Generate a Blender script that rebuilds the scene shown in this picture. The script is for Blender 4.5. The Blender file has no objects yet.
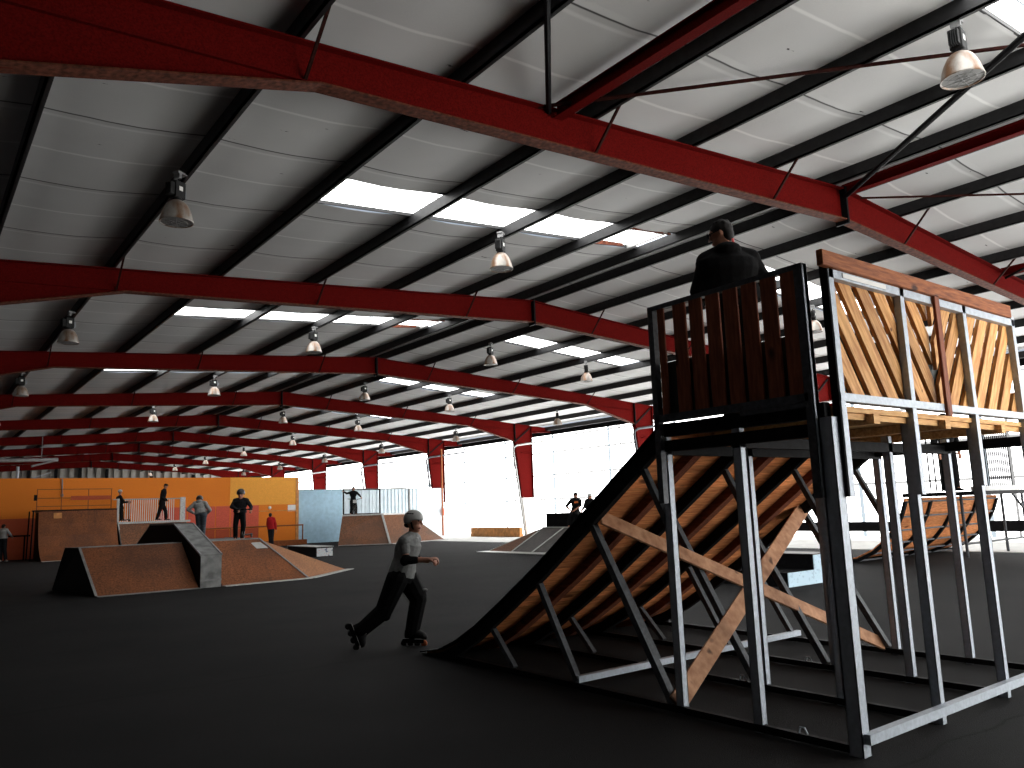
import bpy, math, random
from mathutils import Vector, Matrix
random.seed(7)
SC = bpy.context.scene
COL = SC.collection
V = Vector

# ---------------------------------------------------------------- render look
SC.view_settings.view_transform = 'Standard'
SC.view_settings.look = 'None'
SC.view_settings.gamma = 1.0
SC.view_settings.use_curve_mapping = False
SC.view_settings.exposure = 0.0
SC.cycles.max_bounces = 8
SC.cycles.diffuse_bounces = 4
SC.cycles.use_denoising = True
try:
    SC.cycles.sample_clamp_indirect = 8.0
except Exception:
    pass

# ---------------------------------------------------------------- materials
def _nt(name):
    m = bpy.data.materials.new(name); m.use_nodes = True
    nt = m.node_tree; nt.nodes.clear()
    out = nt.nodes.new('ShaderNodeOutputMaterial')
    return m, nt, out
def _n(nt, t, **kw):
    n = nt.nodes.new(t)
    for k, v in kw.items(): setattr(n, k, v)
    return n
def _math(nt, op, a, b=None, c=None):
    n = nt.nodes.new('ShaderNodeMath'); n.operation = op
    for i, x in enumerate((a, b, c)):
        if x is None: continue
        if isinstance(x, (int, float)): n.inputs[i].default_value = x
        else: nt.links.new(x, n.inputs[i])
    return n.outputs[0]
def _mix(nt, fac, a, b, mode='MIX'):
    n = nt.nodes.new('ShaderNodeMix'); n.data_type = 'RGBA'; n.blend_type = mode
    for s, x in ((n.inputs[0], fac), (n.inputs[6], a), (n.inputs[7], b)):
        if hasattr(x, 'is_linked'): nt.links.new(x, s)
        elif isinstance(x, (int, float)): s.default_value = x
        else: s.default_value = (x[0], x[1], x[2], 1)
    return n.outputs[2]
def _noise(nt, scale, detail=4, vec=None, stretch=None):
    tc = nt.nodes.new('ShaderNodeTexCoord'); src = tc.outputs['Object'] if vec is None else vec
    if stretch:
        mp = nt.nodes.new('ShaderNodeMapping'); mp.inputs['Scale'].default_value = stretch
        nt.links.new(src, mp.inputs['Vector']); src = mp.outputs[0]
    n = nt.nodes.new('ShaderNodeTexNoise'); n.inputs['Scale'].default_value = scale; n.inputs['Detail'].default_value = detail
    nt.links.new(src, n.inputs['Vector'])
    return n.outputs['Fac']
def _ramp(nt, fac, p0, p1, c0=(0,0,0), c1=(1,1,1)):
    r = nt.nodes.new('ShaderNodeValToRGB'); e = r.color_ramp.elements
    e[0].position = p0; e[1].position = p1
    e[0].color = (*c0, 1); e[1].color = (*c1, 1)
    nt.links.new(fac, r.inputs[0]); return r.outputs[0]
def _bsdf(nt, out, color, rough, metal=0.0, spec=0.3, bump=None, bstr=.2):
    b = nt.nodes.new('ShaderNodeBsdfPrincipled')
    if hasattr(color, 'is_linked'): nt.links.new(color, b.inputs['Base Color'])
    else: b.inputs['Base Color'].default_value = (*color, 1)
    b.inputs['Roughness'].default_value = rough; b.inputs['Metallic'].default_value = metal
    b.inputs['Specular IOR Level'].default_value = spec
    if bump is not None:
        bn = nt.nodes.new('ShaderNodeBump'); bn.inputs['Strength'].default_value = bstr; bn.inputs['Distance'].default_value = .02
        nt.links.new(bump, bn.inputs['Height']); nt.links.new(bn.outputs[0], b.inputs['Normal'])
    nt.links.new(b.outputs[0], out.inputs[0])
    return b
def plain(name, c, rough=.6, metal=0.0, var=.25, scale=9, spec=.3):
    m, nt, out = _nt(name)
    f = _noise(nt, scale, 6)
    col = _mix(nt, _ramp(nt, f, .35, .7), [x * (1 - var) for x in c], [min(1, x * (1 + var * .6)) for x in c])
    _bsdf(nt, out, col, rough, metal, spec, f, .12)
    return m
def wood(name, dark, light, stretch, rough=.7, knots=True):
    m, nt, out = _nt(name)
    geo = nt.nodes.new('ShaderNodeNewGeometry')
    f = _noise(nt, 6, 8, None, stretch)
    col = _mix(nt, _ramp(nt, f, .32, .72), dark, light)
    v = _math(nt, 'MULTIPLY_ADD', geo.outputs['Random Per Island'], .5, .68)
    hv = nt.nodes.new('ShaderNodeHueSaturation'); nt.links.new(v, hv.inputs['Value']); nt.links.new(col, hv.inputs['Color'])
    col = hv.outputs[0]
    if knots:
        k = _noise(nt, 7, 1, None, tuple(.35 + .65 * s / max(stretch) for s in stretch))
        col = _mix(nt, _ramp(nt, k, .70, .76), col, [x * .35 for x in dark])
    _bsdf(nt, out, col, rough, 0, .25, f, .25)
    return m
def emis(name, c, s):
    m, nt, out = _nt(name)
    e = nt.nodes.new('ShaderNodeEmission'); e.inputs[0].default_value = (*c, 1); e.inputs[1].default_value = s
    nt.links.new(e.outputs[0], out.inputs[0]); return m

E_WALL, E_FRONT, E_SKY, E_DOOR = 7.0, 5.0, 6.0, 9.0

def m_asphalt():
    m, nt, out = _nt('asphalt')
    f = _noise(nt, 120, 3); g = _noise(nt, .6, 5); h = _noise(nt, 4, 4)
    col = _mix(nt, _ramp(nt, g, .3, .75), (.0085, .0085, .009), (.017, .017, .0175))
    col = _mix(nt, _ramp(nt, f, .62, .8), col, (.045, .045, .045))
    col = _mix(nt, _ramp(nt, h, .72, .78), col, (.03, .03, .03))
    tc = nt.nodes.new('ShaderNodeTexCoord'); sx = nt.nodes.new('ShaderNodeSeparateXYZ'); nt.links.new(tc.outputs['Object'], sx.inputs[0])
    wob = _math(nt, 'MULTIPLY_ADD', _noise(nt, .9, 3), .5, sx.outputs['Y'])
    d = _math(nt, 'ABSOLUTE', _math(nt, 'SUBTRACT', _math(nt, 'FRACT', _math(nt, 'DIVIDE', wob, 5.2)), .5))
    col = _mix(nt, _ramp(nt, d, .0015, .004), (.004, .004, .004), col)
    _bsdf(nt, out, col, .9, 0, .10, f, .3)
    return m
def m_ceiling():
    m, nt, out = _nt('ceiling_sheet')
    tc = nt.nodes.new('ShaderNodeTexCoord'); sx = nt.nodes.new('ShaderNodeSeparateXYZ'); nt.links.new(tc.outputs['Object'], sx.inputs[0])
    wob = _math(nt, 'MULTIPLY_ADD', _noise(nt, .8, 2), .10, sx.outputs['Y'])
    a = _math(nt, 'FRACT', _math(nt, 'DIVIDE', _math(nt, 'SUBTRACT', wob, 9.85), 2.26))
    dd = _math(nt, 'ABSOLUTE', _math(nt, 'SUBTRACT', a, .5))           # .5 at a seam, 0 at the middle of a sheet
    g = _noise(nt, .9, 5); s = _noise(nt, 60, 2)
    col = _mix(nt, _ramp(nt, g, .3, .75), (.52, .52, .515), (.63, .63, .62))
    col = _mix(nt, _ramp(nt, s, .3, .7), col, (.57, .57, .56))
    col = _mix(nt, _ramp(nt, dd, .4915, .4955), col, (.10, .10, .10))
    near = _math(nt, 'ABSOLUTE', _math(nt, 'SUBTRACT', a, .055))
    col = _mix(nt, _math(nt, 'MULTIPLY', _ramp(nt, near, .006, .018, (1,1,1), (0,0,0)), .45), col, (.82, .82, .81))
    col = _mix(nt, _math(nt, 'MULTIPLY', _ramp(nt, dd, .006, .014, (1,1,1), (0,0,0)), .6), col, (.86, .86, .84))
    sp = _noise(nt, 2.6, 6, None, (1, 3, 1))
    col = _mix(nt, _ramp(nt, sp, .735, .75), col, (.05, .05, .05))
    _bsdf(nt, out, col, .75, 0, .15, _ramp(nt, dd, .45, .5), .5)
    return m
def m_wall_sheet(name, strength):
    # translucent cladding lit by the daylight behind it; the rails' shade is painted in as dimmer lines
    m, nt, out = _nt(name)
    tc = nt.nodes.new('ShaderNodeTexCoord'); sx = nt.nodes.new('ShaderNodeSeparateXYZ'); nt.links.new(tc.outputs['Object'], sx.inputs[0])
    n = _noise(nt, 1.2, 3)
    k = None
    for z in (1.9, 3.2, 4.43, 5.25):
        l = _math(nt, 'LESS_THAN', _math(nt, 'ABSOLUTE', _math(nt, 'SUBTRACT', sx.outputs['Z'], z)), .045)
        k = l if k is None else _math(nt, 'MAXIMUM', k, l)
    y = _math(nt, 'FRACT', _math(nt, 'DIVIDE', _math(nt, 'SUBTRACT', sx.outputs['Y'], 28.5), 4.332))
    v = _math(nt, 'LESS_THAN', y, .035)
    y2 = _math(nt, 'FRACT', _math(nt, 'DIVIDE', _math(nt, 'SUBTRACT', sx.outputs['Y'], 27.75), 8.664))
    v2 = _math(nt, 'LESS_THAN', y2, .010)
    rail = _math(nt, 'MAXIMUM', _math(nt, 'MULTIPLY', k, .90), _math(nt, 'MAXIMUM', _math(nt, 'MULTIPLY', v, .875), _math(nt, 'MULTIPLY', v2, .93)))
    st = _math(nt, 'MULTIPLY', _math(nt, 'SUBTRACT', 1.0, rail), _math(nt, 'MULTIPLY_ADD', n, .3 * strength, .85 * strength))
    col = _mix(nt, v, (1, .995, .98), (.80, .92, 1.0))
    e = nt.nodes.new('ShaderNodeEmission'); nt.links.new(col, e.inputs[0]); nt.links.new(st, e.inputs[1])
    nt.links.new(e.outputs[0], out.inputs[0])
    return m
def m_blocks(name, base, cols, scale, thr=.5):
    m, nt, out = _nt(name)
    f = _noise(nt, scale, 3); g = _noise(nt, scale * 2.3, 2)
    col = _mix(nt, _ramp(nt, f, thr, thr + .03), base, cols[0])
    col = _mix(nt, _ramp(nt, g, .62, .65), col, cols[1])
    _bsdf(nt, out, col, .6)
    return m
def m_corrugated(name, c0, c1):
    m, nt, out = _nt(name)
    f = _noise(nt, 1.5, 3)
    _bsdf(nt, out, _mix(nt, f, c0, c1), .6)
    return m

M = {}
M['asphalt'] = m_asphalt()
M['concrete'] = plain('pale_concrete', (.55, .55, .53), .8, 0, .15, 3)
M['ceiling'] = m_ceiling()
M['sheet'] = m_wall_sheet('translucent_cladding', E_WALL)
M['sheet_front'] = m_wall_sheet('glowing_gable', E_FRONT)
M['door_glow'] = emis('door_glow_panel', (1, .985, .95), E_DOOR)
M['skylight'] = emis('rooflight_sheet', (1, 1, .99), E_SKY)
M['red'] = plain('red_painted_steel', (.105, .0045, .0038), .7, 0, .3, 55, .02)
M['darkrust'] = plain('dark_rusty_bar', (.03, .008, .006), .7, 0, .4, 20, .05)
M['redrust'] = plain('rusty_red_steel', (.12, .038, .022), .7, 0, .55, 18, .05)
M['purlin'] = plain('dark_purlin_steel', (.022, .022, .023), .5, 0, .3, 10)
M['black'] = plain('black_steel', (.008, .008, .009), .6, 0, .4, 20, .06)
M['galv'] = plain('galvanised_steel', (.40, .445, .50), .5, .2, .14, 30, .3)
M['galvdark'] = plain('dull_galvanised_steel', (.075, .08, .088), .5, .2, .3, 30, .2)
M['white'] = plain('white_paint', (.78, .77, .74), .6, 0, .1, 5)
M['darkwall'] = plain('dark_sheet_wall', (.03, .03, .032), .7)
M['grey'] = plain('mid_grey_metal', (.22, .22, .22), .5, .2, .2, 8)
M['ledge'] = plain('weathered_grey_ledge', (.20, .205, .20), .55, .1, .45, 5)
M['trim'] = plain('bare_steel_edge', (.42, .42, .41), .45, .4, .3, 25)
def ply(name, c, dark, fine=30):
    m, nt, out = _nt(name)
    a = _noise(nt, .9, 5); b = _noise(nt, fine, 6); d = _noise(nt, 2.5, 6, None, (3, .6, .6))
    col = _mix(nt, _ramp(nt, b, .35, .68), [x * .55 for x in c], [min(1, x * 1.25) for x in c])
    col = _mix(nt, _math(nt, 'MULTIPLY', _ramp(nt, a, .42, .68), .65), col, dark)
    col = _mix(nt, _math(nt, 'MULTIPLY', _ramp(nt, d, .55, .75), .5), col, dark)
    _bsdf(nt, out, col, .6, 0, .15, b, .15)
    return m
M['ply'] = ply('brown_ramp_ply', (.24, .082, .030), (.075, .034, .020))
M['plyhip'] = ply('orange_brown_hip_ply', (.34, .15, .065), (.20, .085, .04))
M['plyfar'] = ply('worn_brown_ramp_ply', (.20, .085, .042), (.085, .05, .035), 18)
M['plydark'] = plain('dark_ramp_ply', (.035, .026, .022), .5, 0, .5, 7)
M['pine'] = wood('pale_pine', (.50, .24, .085), (.80, .49, .20), (1, 7, 7))
M['pine_v'] = wood('red_brown_slats', (.14, .036, .016), (.26, .075, .032), (8, 8, 1))
M['rampply'] = wood('ramp_planks', (.54, .165, .052), (.92, .39, .15), (1, 9, 9))
M['joist'] = wood('ramp_joists', (.10, .026, .012), (.20, .06, .03), (8, 1, 8))
M['topboard'] = wood('orange_board', (.14, .035, .010), (.33, .105, .03), (1, 8, 8))
M['brace'] = wood('weathered_plank', (.22, .10, .05), (.42, .23, .13), (2, 2, 2))
M['orange'] = plain('orange_wall_paint', (.80, .225, .024), .65, 0, .22, 40, .15)
M['ltorange'] = plain('light_orange_wall_paint', (.86, .38, .06), .65, 0, .15, 40, .15)
M['dkorange'] = plain('worn_red_orange_paint', (.42, .07, .022), .65, 0, .25, 30)
M['redpanel'] = plain('faded_red_panel', (.62, .10, .055), .65, 0, .15, 20)
M['rustrail'] = plain('orange_brown_rail', (.30, .085, .022), .6)
M['blue'] = plain('pale_blue_paint', (.40, .60, .74), .6, 0, .1, 6)
M['whiteblue'] = plain('bluish_white_sheet', (.70, .80, .86), .55, 0, .1, 4)
M['corr'] = m_corrugated('ribbed_end_sheet', (.25, .24, .22), (.45, .42, .38))
M['graf'] = m_blocks('scribbled_end', (.62, .66, .68), ((.16, .2, .28), (.6, .12, .08)), 9, .58)
M['bluebox'] = m_blocks('pale_blue_end', (.45, .60, .70), ((.36, .5, .6), (.33, .45, .55)), 8, .60)
M['board'] = plain('dark_grey_board', (.03, .035, .032), .6, 0, .3, 12)
def rusty(name, c, rust):
    m, nt, out = _nt(name)
    f = _noise(nt, 7, 6, None, (1, 1, .4)); g = _noise(nt, 40, 3)
    col = _mix(nt, _ramp(nt, f, .42, .62), c, rust)
    _bsdf(nt, out, _mix(nt, _math(nt, 'MULTIPLY', g, .3), col, (.1, .08, .07)), .4, .3, .5, g, .1)
    return m
M['alu'] = rusty('weathered_reflector', (.45, .42, .38), (.27, .14, .07))
M['glass'] = plain('dusty_lamp_glass', (.28, .28, .27), .35, 0, .2, 20, .5)
M['skin'] = plain('skin', (.42, .19, .12), .55, 0, .08, 20)
M['blackcloth'] = plain('black_cloth', (.006, .006, .0065), .85, 0, .3, 40, .1)
M['charcoal'] = plain('charcoal_cloth', (.016, .016, .019), .8, 0, .3, 40, .1)
M['greycloth'] = plain('grey_cloth', (.30, .30, .29), .85, 0, .2, 30, .1)
M['teegrey'] = plain('heather_grey_tee', (.24, .245, .24), .85, 0, .2, 30, .1)
M['jeans'] = plain('faded_dark_jeans', (.07, .085, .10), .85, 0, .25, 30, .1)
M['redcloth'] = plain('red_cloth', (.42, .015, .02), .85, 0, .2, 30, .1)
M['helmgrey'] = plain('grey_helmet_shell', (.42, .42, .40), .4, 0, .15, 8, .5)
M['helmblack'] = plain('black_helmet_shell', (.015, .015, .016), .35, 0, .2, 8, .5)
M['hair'] = plain('dark_hair', (.007, .0045, .0035), .7, 0, .4, 60)
M['orangeprint'] = plain('orange_print', (.65, .14, .03), .7)
M['rubber'] = plain('dark_rubber', (.012, .012, .012), .7)
M['orangebrake'] = plain('orange_brake_rubber', (.6, .15, .05), .6)
M['eye'] = plain('eye', (.05, .04, .035), .2, 0, .1, 5, .5)
M['lips'] = plain('lips', (.40, .09, .08), .5)
M['redplastic'] = plain('red_plastic', (.55, .03, .025), .4)
M['tan'] = plain('orange_timber', (.60, .26, .08), .6, 0, .3, 6)

# ---------------------------------------------------------------- geometry helper
class MB:
    def __init__(s): s.v = []; s.f = []
    def add(s, vs, fs):
        o = len(s.v); s.v += [V(p) for p in vs]; s.f += [[o + i for i in f] for f in fs]; return s
    def hexa(s, p):
        return s.add(p, [(3,2,1,0),(4,5,6,7),(0,1,5,4),(1,2,6,5),(2,3,7,6),(3,0,4,7)])
    def box(s, x0, x1, y0, y1, z0, z1):
        return s.hexa([(x0,y0,z0),(x1,y0,z0),(x1,y1,z0),(x0,y1,z0),(x0,y0,z1),(x1,y0,z1),(x1,y1,z1),(x0,y1,z1)])
    def bar(s, a, b, w, h, up=(0,0,1)):
        a, b, up = V(a), V(b), V(up); d = (b - a).normalized()
        x = d.cross(up)
        if x.length < 1e-4: x = d.cross(V((1,0,0)))
        x.normalize(); y = x.cross(d).normalized(); x *= w / 2; y *= h / 2
        return s.hexa([a-x-y, a+x-y, a+x+y, a-x+y, b-x-y, b+x-y, b+x+y, b-x+y])
    def cap(s, a, b, r0, r1=None, n=10, k=4):
        # capsule with tapering radius and round ends
        a, b = V(a), V(b); r1 = r0 if r1 is None else r1
        d = b - a; L = d.length
        d = d.normalized() if L > 1e-6 else V((0,0,1))
        x = d.cross(V((0,0,1)) if abs(d.z) < .9 else V((1,0,0))).normalized(); y = d.cross(x)
        rings = []
        for i in range(1, k + 1):
            t = math.pi / 2 * i / k; rings.append((a - d * r0 * math.cos(t), r0 * math.sin(t)))
        for i in range(k):
            t = math.pi / 2 * i / k; rings.append((b + d * r1 * math.sin(t), r1 * math.cos(t)))
        vs = [a - d * r0]
        for c, r in rings:
            vs += [c + (x * math.cos(6.28318 * j / n) + y * math.sin(6.28318 * j / n)) * r for j in range(n)]
        vs.append(b + d * r1); fs = []
        for j in range(n): fs.append((0, 1 + (j + 1) % n, 1 + j))
        for i in range(len(rings) - 1):
            for j in range(n):
                p = 1 + i * n; fs.append((p + j, p + (j + 1) % n, p + n + (j + 1) % n, p + n + j))
        p = 1 + (len(rings) - 1) * n
        for j in range(n): fs.append((p + j, p + (j + 1) % n, len(vs) - 1))
        return s.add(vs, fs)
    def tube(s, pts, r, n=8, closed=False):
        pts = [V(p) for p in pts]; rings = []; N = len(pts); prev = None
        for i, p in enumerate(pts):
            a = pts[(i - 1) % N] if (closed or i > 0) else p
            b = pts[(i + 1) % N] if (closed or i < N - 1) else p
            d = (b - a).normalized()
            if prev is None: x = d.cross(V((0,0,1)) if abs(d.z) < .9 else V((1,0,0)))
            else: x = prev - d * prev.dot(d)
            x.normalize(); prev = x; y = d.cross(x)
            rings.append([p + (x * math.cos(6.28318 * j / n) + y * math.sin(6.28318 * j / n)) * r for j in range(n)])
        vs = [q for g in rings for q in g]; fs = []
        for i in range(N if closed else N - 1):
            k = (i + 1) % N
            for j in range(n): fs.append((i*n + j, i*n + (j+1) % n, k*n + (j+1) % n, k*n + j))
        if not closed: fs += [tuple(range(n - 1, -1, -1)), tuple(range((N-1)*n, N*n))]
        return s.add(vs, fs)
    def lathe(s, prof, n=20, c=(0,0,0), axis='Z', cap=True):
        c = V(c); vs = []; fs = []
        for r, h in prof:
            for j in range(n):
                t = 6.283185 * j / n; q = (r * math.cos(t), r * math.sin(t), h)
                if axis == 'X': q = (h, q[0], q[1])
                if axis == 'Y': q = (q[1], h, q[0])
                vs.append(c + V(q))
        for i in range(len(prof) - 1):
            for j in range(n): fs.append((i*n + j, i*n + (j+1) % n, (i+1)*n + (j+1) % n, (i+1)*n + j))
        if cap: fs += [tuple(range(n - 1, -1, -1)), tuple(range((len(prof)-1)*n, len(prof)*n))]
        return s.add(vs, fs)
    def prism(s, poly, vec):
        poly = [V(p) for p in poly]; vec = V(vec); n = len(poly)
        vs = poly + [p + vec for p in poly]
        fs = [tuple(range(n - 1, -1, -1)), tuple(range(n, 2 * n))] + [(i, (i+1) % n, n + (i+1) % n, n + i) for i in range(n)]
        return s.add(vs, fs)
    def ell(s, c, rx, ry, rz, X=(1,0,0), Y=(0,1,0), Z=(0,0,1), n=14, k=9):
        c, X, Y, Z = V(c), V(X), V(Y), V(Z); vs = [c - Z * rz]; fs = []
        for i in range(1, k):
            t = math.pi * i / k
            for j in range(n):
                a = 6.283185 * j / n
                vs.append(c + X * rx * math.sin(t) * math.cos(a) + Y * ry * math.sin(t) * math.sin(a) - Z * rz * math.cos(t))
        vs.append(c + Z * rz)
        for j in range(n): fs.append((0, 1 + (j+1) % n, 1 + j))
        for i in range(k - 2):
            for j in range(n): fs.append((1 + i*n + j, 1 + i*n + (j+1) % n, 1 + (i+1)*n + (j+1) % n, 1 + (i+1)*n + j))
        p = 1 + (k - 2) * n
        for j in range(n): fs.append((p + j, p + (j+1) % n, len(vs) - 1))
        return s.add(vs, fs)
    def loft(s, secs, n=16):
        # secs: (centre, axis x, axis y) with lengths as radii
        vs = []; fs = []
        for c, X, Y in secs:
            vs += [V(c) + V(X) * math.cos(6.283185 * j / n) + V(Y) * math.sin(6.283185 * j / n) for j in range(n)]
        for i in range(len(secs) - 1):
            for j in range(n): fs.append((i*n + j, i*n + (j+1) % n, (i+1)*n + (j+1) % n, (i+1)*n + j))
        fs += [tuple(range(n - 1, -1, -1)), tuple(range((len(secs)-1)*n, len(secs)*n))]
        return s.add(vs, fs)
    def mesh(s, name):
        me = bpy.data.meshes.new(name); me.from_pydata([tuple(p) for p in s.v], [], s.f)
        import bmesh
        b = bmesh.new(); b.from_mesh(me); bmesh.ops.recalc_face_normals(b, faces=b.faces); b.to_mesh(me); b.free()
        return me
    def build(s, name, mat, parent=None, smooth=False, bevel=0, local=False):
        if parent is not None and not local:
            r = parent
            while r.parent is not None: r = r.parent
            o = r.location.copy(); s.v = [p - o for p in s.v]
        me = s.mesh(name); me.materials.append(M[mat] if isinstance(mat, str) else mat)
        if smooth:
            for p in me.polygons: p.use_smooth = True
        ob = bpy.data.objects.new(name, me); COL.objects.link(ob)
        if parent is not None: ob.parent = parent
        if bevel:
            bv = ob.modifiers.new('edge', 'BEVEL'); bv.width = bevel; bv.segments = 1; bv.limit_method = 'ANGLE'
        return ob
    def remesh(s, name, mat, parent, voxel=.01, smooth=3):
        # unite overlapping closed shapes into one continuous skin
        me = s.mesh(name); ob = bpy.data.objects.new(name, me); COL.objects.link(ob)
        r = ob.modifiers.new('r', 'REMESH'); r.mode = 'VOXEL'; r.voxel_size = voxel
        sm = ob.modifiers.new('s', 'SMOOTH'); sm.factor = .5; sm.iterations = smooth
        dg = bpy.context.evaluated_depsgraph_get(); dg.update()
        m2 = bpy.data.meshes.new_from_object(ob.evaluated_get(dg))
        ob.modifiers.clear(); ob.data = m2; m2.name = name; bpy.data.meshes.remove(me)
        m2.materials.clear(); m2.materials.append(M[mat])
        for p in m2.polygons: p.use_smooth = True
        ob.parent = parent
        return ob
def tag(o, label, cat, group=None):
    o['label'] = label; o['category'] = cat
    if group: o['group'] = group
    return o
def struct(o): o['kind'] = 'structure'; return o
def root(name, label, cat, loc, rz=0, group=None):
    o = bpy.data.objects.new(name, None); COL.objects.link(o); o.location = loc; o.rotation_euler = (0, 0, rz)
    o.empty_display_size = .2
    return tag(o, label, cat, group)
def dup(o, parent=None, **kw):
    c = o.copy(); COL.objects.link(c)
    if parent is not None: c.parent = parent
    for ch in list(o.children): dup(ch, c)
    return c
ORD = ['nearest', 'second', 'third', 'fourth', 'fifth', 'sixth', 'seventh', 'eighth', 'ninth', 'tenth', 'eleventh']

# ---------------------------------------------------------------- camera
FPX, YAW, PITCH, ROLL = 791.807, .656121, .156254, -.035022
Fv = V((math.sin(YAW) * math.cos(PITCH), math.cos(YAW) * math.cos(PITCH), math.sin(PITCH)))
R0 = V((math.cos(YAW), -math.sin(YAW), 0)); U0 = R0.cross(Fv)
Rv = R0 * math.cos(ROLL) + U0 * math.sin(ROLL); Uv = -R0 * math.sin(ROLL) + U0 * math.cos(ROLL)
cd = bpy.data.cameras.new('camera'); cam = bpy.data.objects.new('camera', cd); COL.objects.link(cam)
mw = Matrix(((Rv.x, Uv.x, -Fv.x, 0), (Rv.y, Uv.y, -Fv.y, 0), (Rv.z, Uv.z, -Fv.z, 1.45), (0, 0, 0, 1)))
cam.matrix_world = mw
cd.sensor_width = 36; cd.lens = FPX * 36 / 1024; cd.clip_end = 300; cd.clip_start = .05
SC.camera = cam
w = bpy.data.worlds.new('sky'); SC.world = w; w.use_nodes = True
w.node_tree.nodes['Background'].inputs[0].default_value = (.75, .85, 1, 1)
w.node_tree.nodes['Background'].inputs[1].default_value = .6

# ================================================================= THE HALL
XR, ZRB, ZRT = 12.7345, 6.2104, 6.7904
Y1, SB = 6.9156, 8.664
ST, SBT = .07273, .0572
KD, SD = 9.735, 12.622               # rafter kink, column line (from the ridge)
DR0, DR1 = 6.5, 15.0                 # glowing door panel added in the unseen near gable to light the tower
XL, XW = -2.6, 28.0                  # left and right walls
YF, YB = -2.2, 84.9
ZT = lambda x: ZRT - ST * abs(x - XR)
ZB = lambda x: ZRB - SBT * abs(x - XR)
PH = .21                             # purlin depth
EAVE_R = ZT(XW); EAVE_L = ZT(XL)

struct(MB().box(XL - .3, XW + .3, YF - .3, YB + .3, -.2, 0).build('floor', 'asphalt'))
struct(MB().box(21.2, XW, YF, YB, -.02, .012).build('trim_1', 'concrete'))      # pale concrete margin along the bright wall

def grid_roof(x0, x1, name):
    xs = []
    P = PURL
    mb = MB()
    holes = SKY
    ys = []; y = YF - .1
    while y < YB: ys.append(y); y += 1.13 / 2
    ys.append(YB + .1)
    for a, b, _h in holes: ys += [a, b]
    ys = sorted(set(round(q, 4) for q in ys))
    pl = sorted([p for p in P if x0 < p < x1] + [x0, x1])
    xx = []
    for i in range(len(pl) - 1):
        n = 5 if pl[i+1] - pl[i] > 1 else 1
        xx += [pl[i] + (pl[i+1] - pl[i]) * k / n for k in range(n)]
    xx.append(pl[-1])
    def sag(x, y):
        for i in range(len(pl) - 1):
            if pl[i] <= x <= pl[i+1] + 1e-6:
                t = (x - pl[i]) / (pl[i+1] - pl[i]); wv = pl[i+1] - pl[i]
                s = math.sin(math.pi * t) * .045 * min(1, wv / 1.9)
                return s * (.6 + .8 * abs(math.sin((y - 9.85) / 1.13 * math.pi)))
        return 0
    idx = {}
    for i, x in enumerate(xx):
        for j, y in enumerate(ys):
            idx[i, j] = len(mb.v); mb.v.append(V((x, y, ZT(x) + PH - sag(x, y))))
    for i in range(len(xx) - 1):
        for j in range(len(ys) - 1):
            cx, cy = (xx[i] + xx[i+1]) / 2, (ys[j] + ys[j+1]) / 2
            if any(a < cy < b and any(h0 < cx < h1 for h0, h1 in hs) for a, b, hs in holes): continue
            mb.f.append([idx[i, j], idx[i+1, j], idx[i+1, j+1], idx[i, j+1]])
    o = mb.build(name, 'ceiling', None, True)
    return struct(o)
DX = [.37, 2.10, 4.05, 6.01, 8.02, 9.96, 11.85, 13.55]
pl_ = lambda k: XR - DX[k]
DXR = [.33, 1.9, 3.88, 5.82, 7.75, 9.7, 11.6, 13.5]
pr_ = lambda k: XR + DXR[k]
PURL = sorted([XR - d for d in DX] + [XR + d for d in DXR])
SKY = []
for i in range(-1, 9):
    a = Y1 + SB * i + (3.4 if i >= 0 else 3.75); b = a + 1.12
    SKY.append((a, b, [(pl_(4), pl_(3)), (pl_(3), pl_(2)), (pl_(2), pl_(1)), (pl_(1), pl_(0)), (pr_(1), pr_(2)), (pr_(2), pr_(3)), (pr_(3), pr_(4))]))
grid_roof(XL, XR, 'ceiling')
grid_roof(XR, XW, 'ceiling')
wn = 0
for i, (a, b, hs) in enumerate(SKY):
    for j, (h0, h1) in enumerate(hs):
        wn += 1
        z0, z1 = ZT(h0) + PH + .03, ZT(h1) + PH + .03
        o = MB().hexa([(h0, a, z0), (h1, a, z1), (h1, b, z1), (h0, b, z0), (h0, a, z0 + .02), (h1, a, z1 + .02), (h1, b, z1 + .02), (h0, b, z0 + .02)]).build('window_%d' % wn, 'skylight')
        struct(o)
        fr = MB()
        for yy in (a, b): fr.bar((h0, yy, z0 - .02), (h1, yy, z1 - .02), .03, .07)
        fr.build('window_frame', 'purlin', o)
        if j == 3:
            # opening smoke vent next to the ridge: rusty kerb boards round a pale well
            k = MB()
            k.bar((h0 + .1, a + .08, z0 - .03), (h1 - .1, a + .08, z1 - .03), .05, .09)
            k.bar((h0 + .1, b - .05, z0 - .05), (h1 - .5, b - .05, z1 - .05), .05, .10)
            q = MB().bar((h1 - .3, a, z1 - .05), (h1 - .3, b, z1 - .05), .05, .12).bar((h0 + .3, a + .3, z0 - .0), (h1 - .3, a + .3, z1 - .0), .03, .03)
            q.build('vent_rim', 'trim', o)
            k.build('vent_kerb', 'redrust', o)
        else:
            k = MB()
            for t in (.25, .5, .75): k.bar((h0, a + (b - a) * t, z0 - .004), (h1, a + (b - a) * t, z1 - .004), .022, .01)
            k.build('glazing_bar', 'whiteblue', o)

struct(MB().box(XL - .2, XL, YF, YB, 0, EAVE_L + PH).build('wall_left', 'darkwall'))
struct(MB().box(XW, XW + .08, YF, YB, 0, EAVE_R - .1).build('wall_right', 'sheet'))
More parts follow.
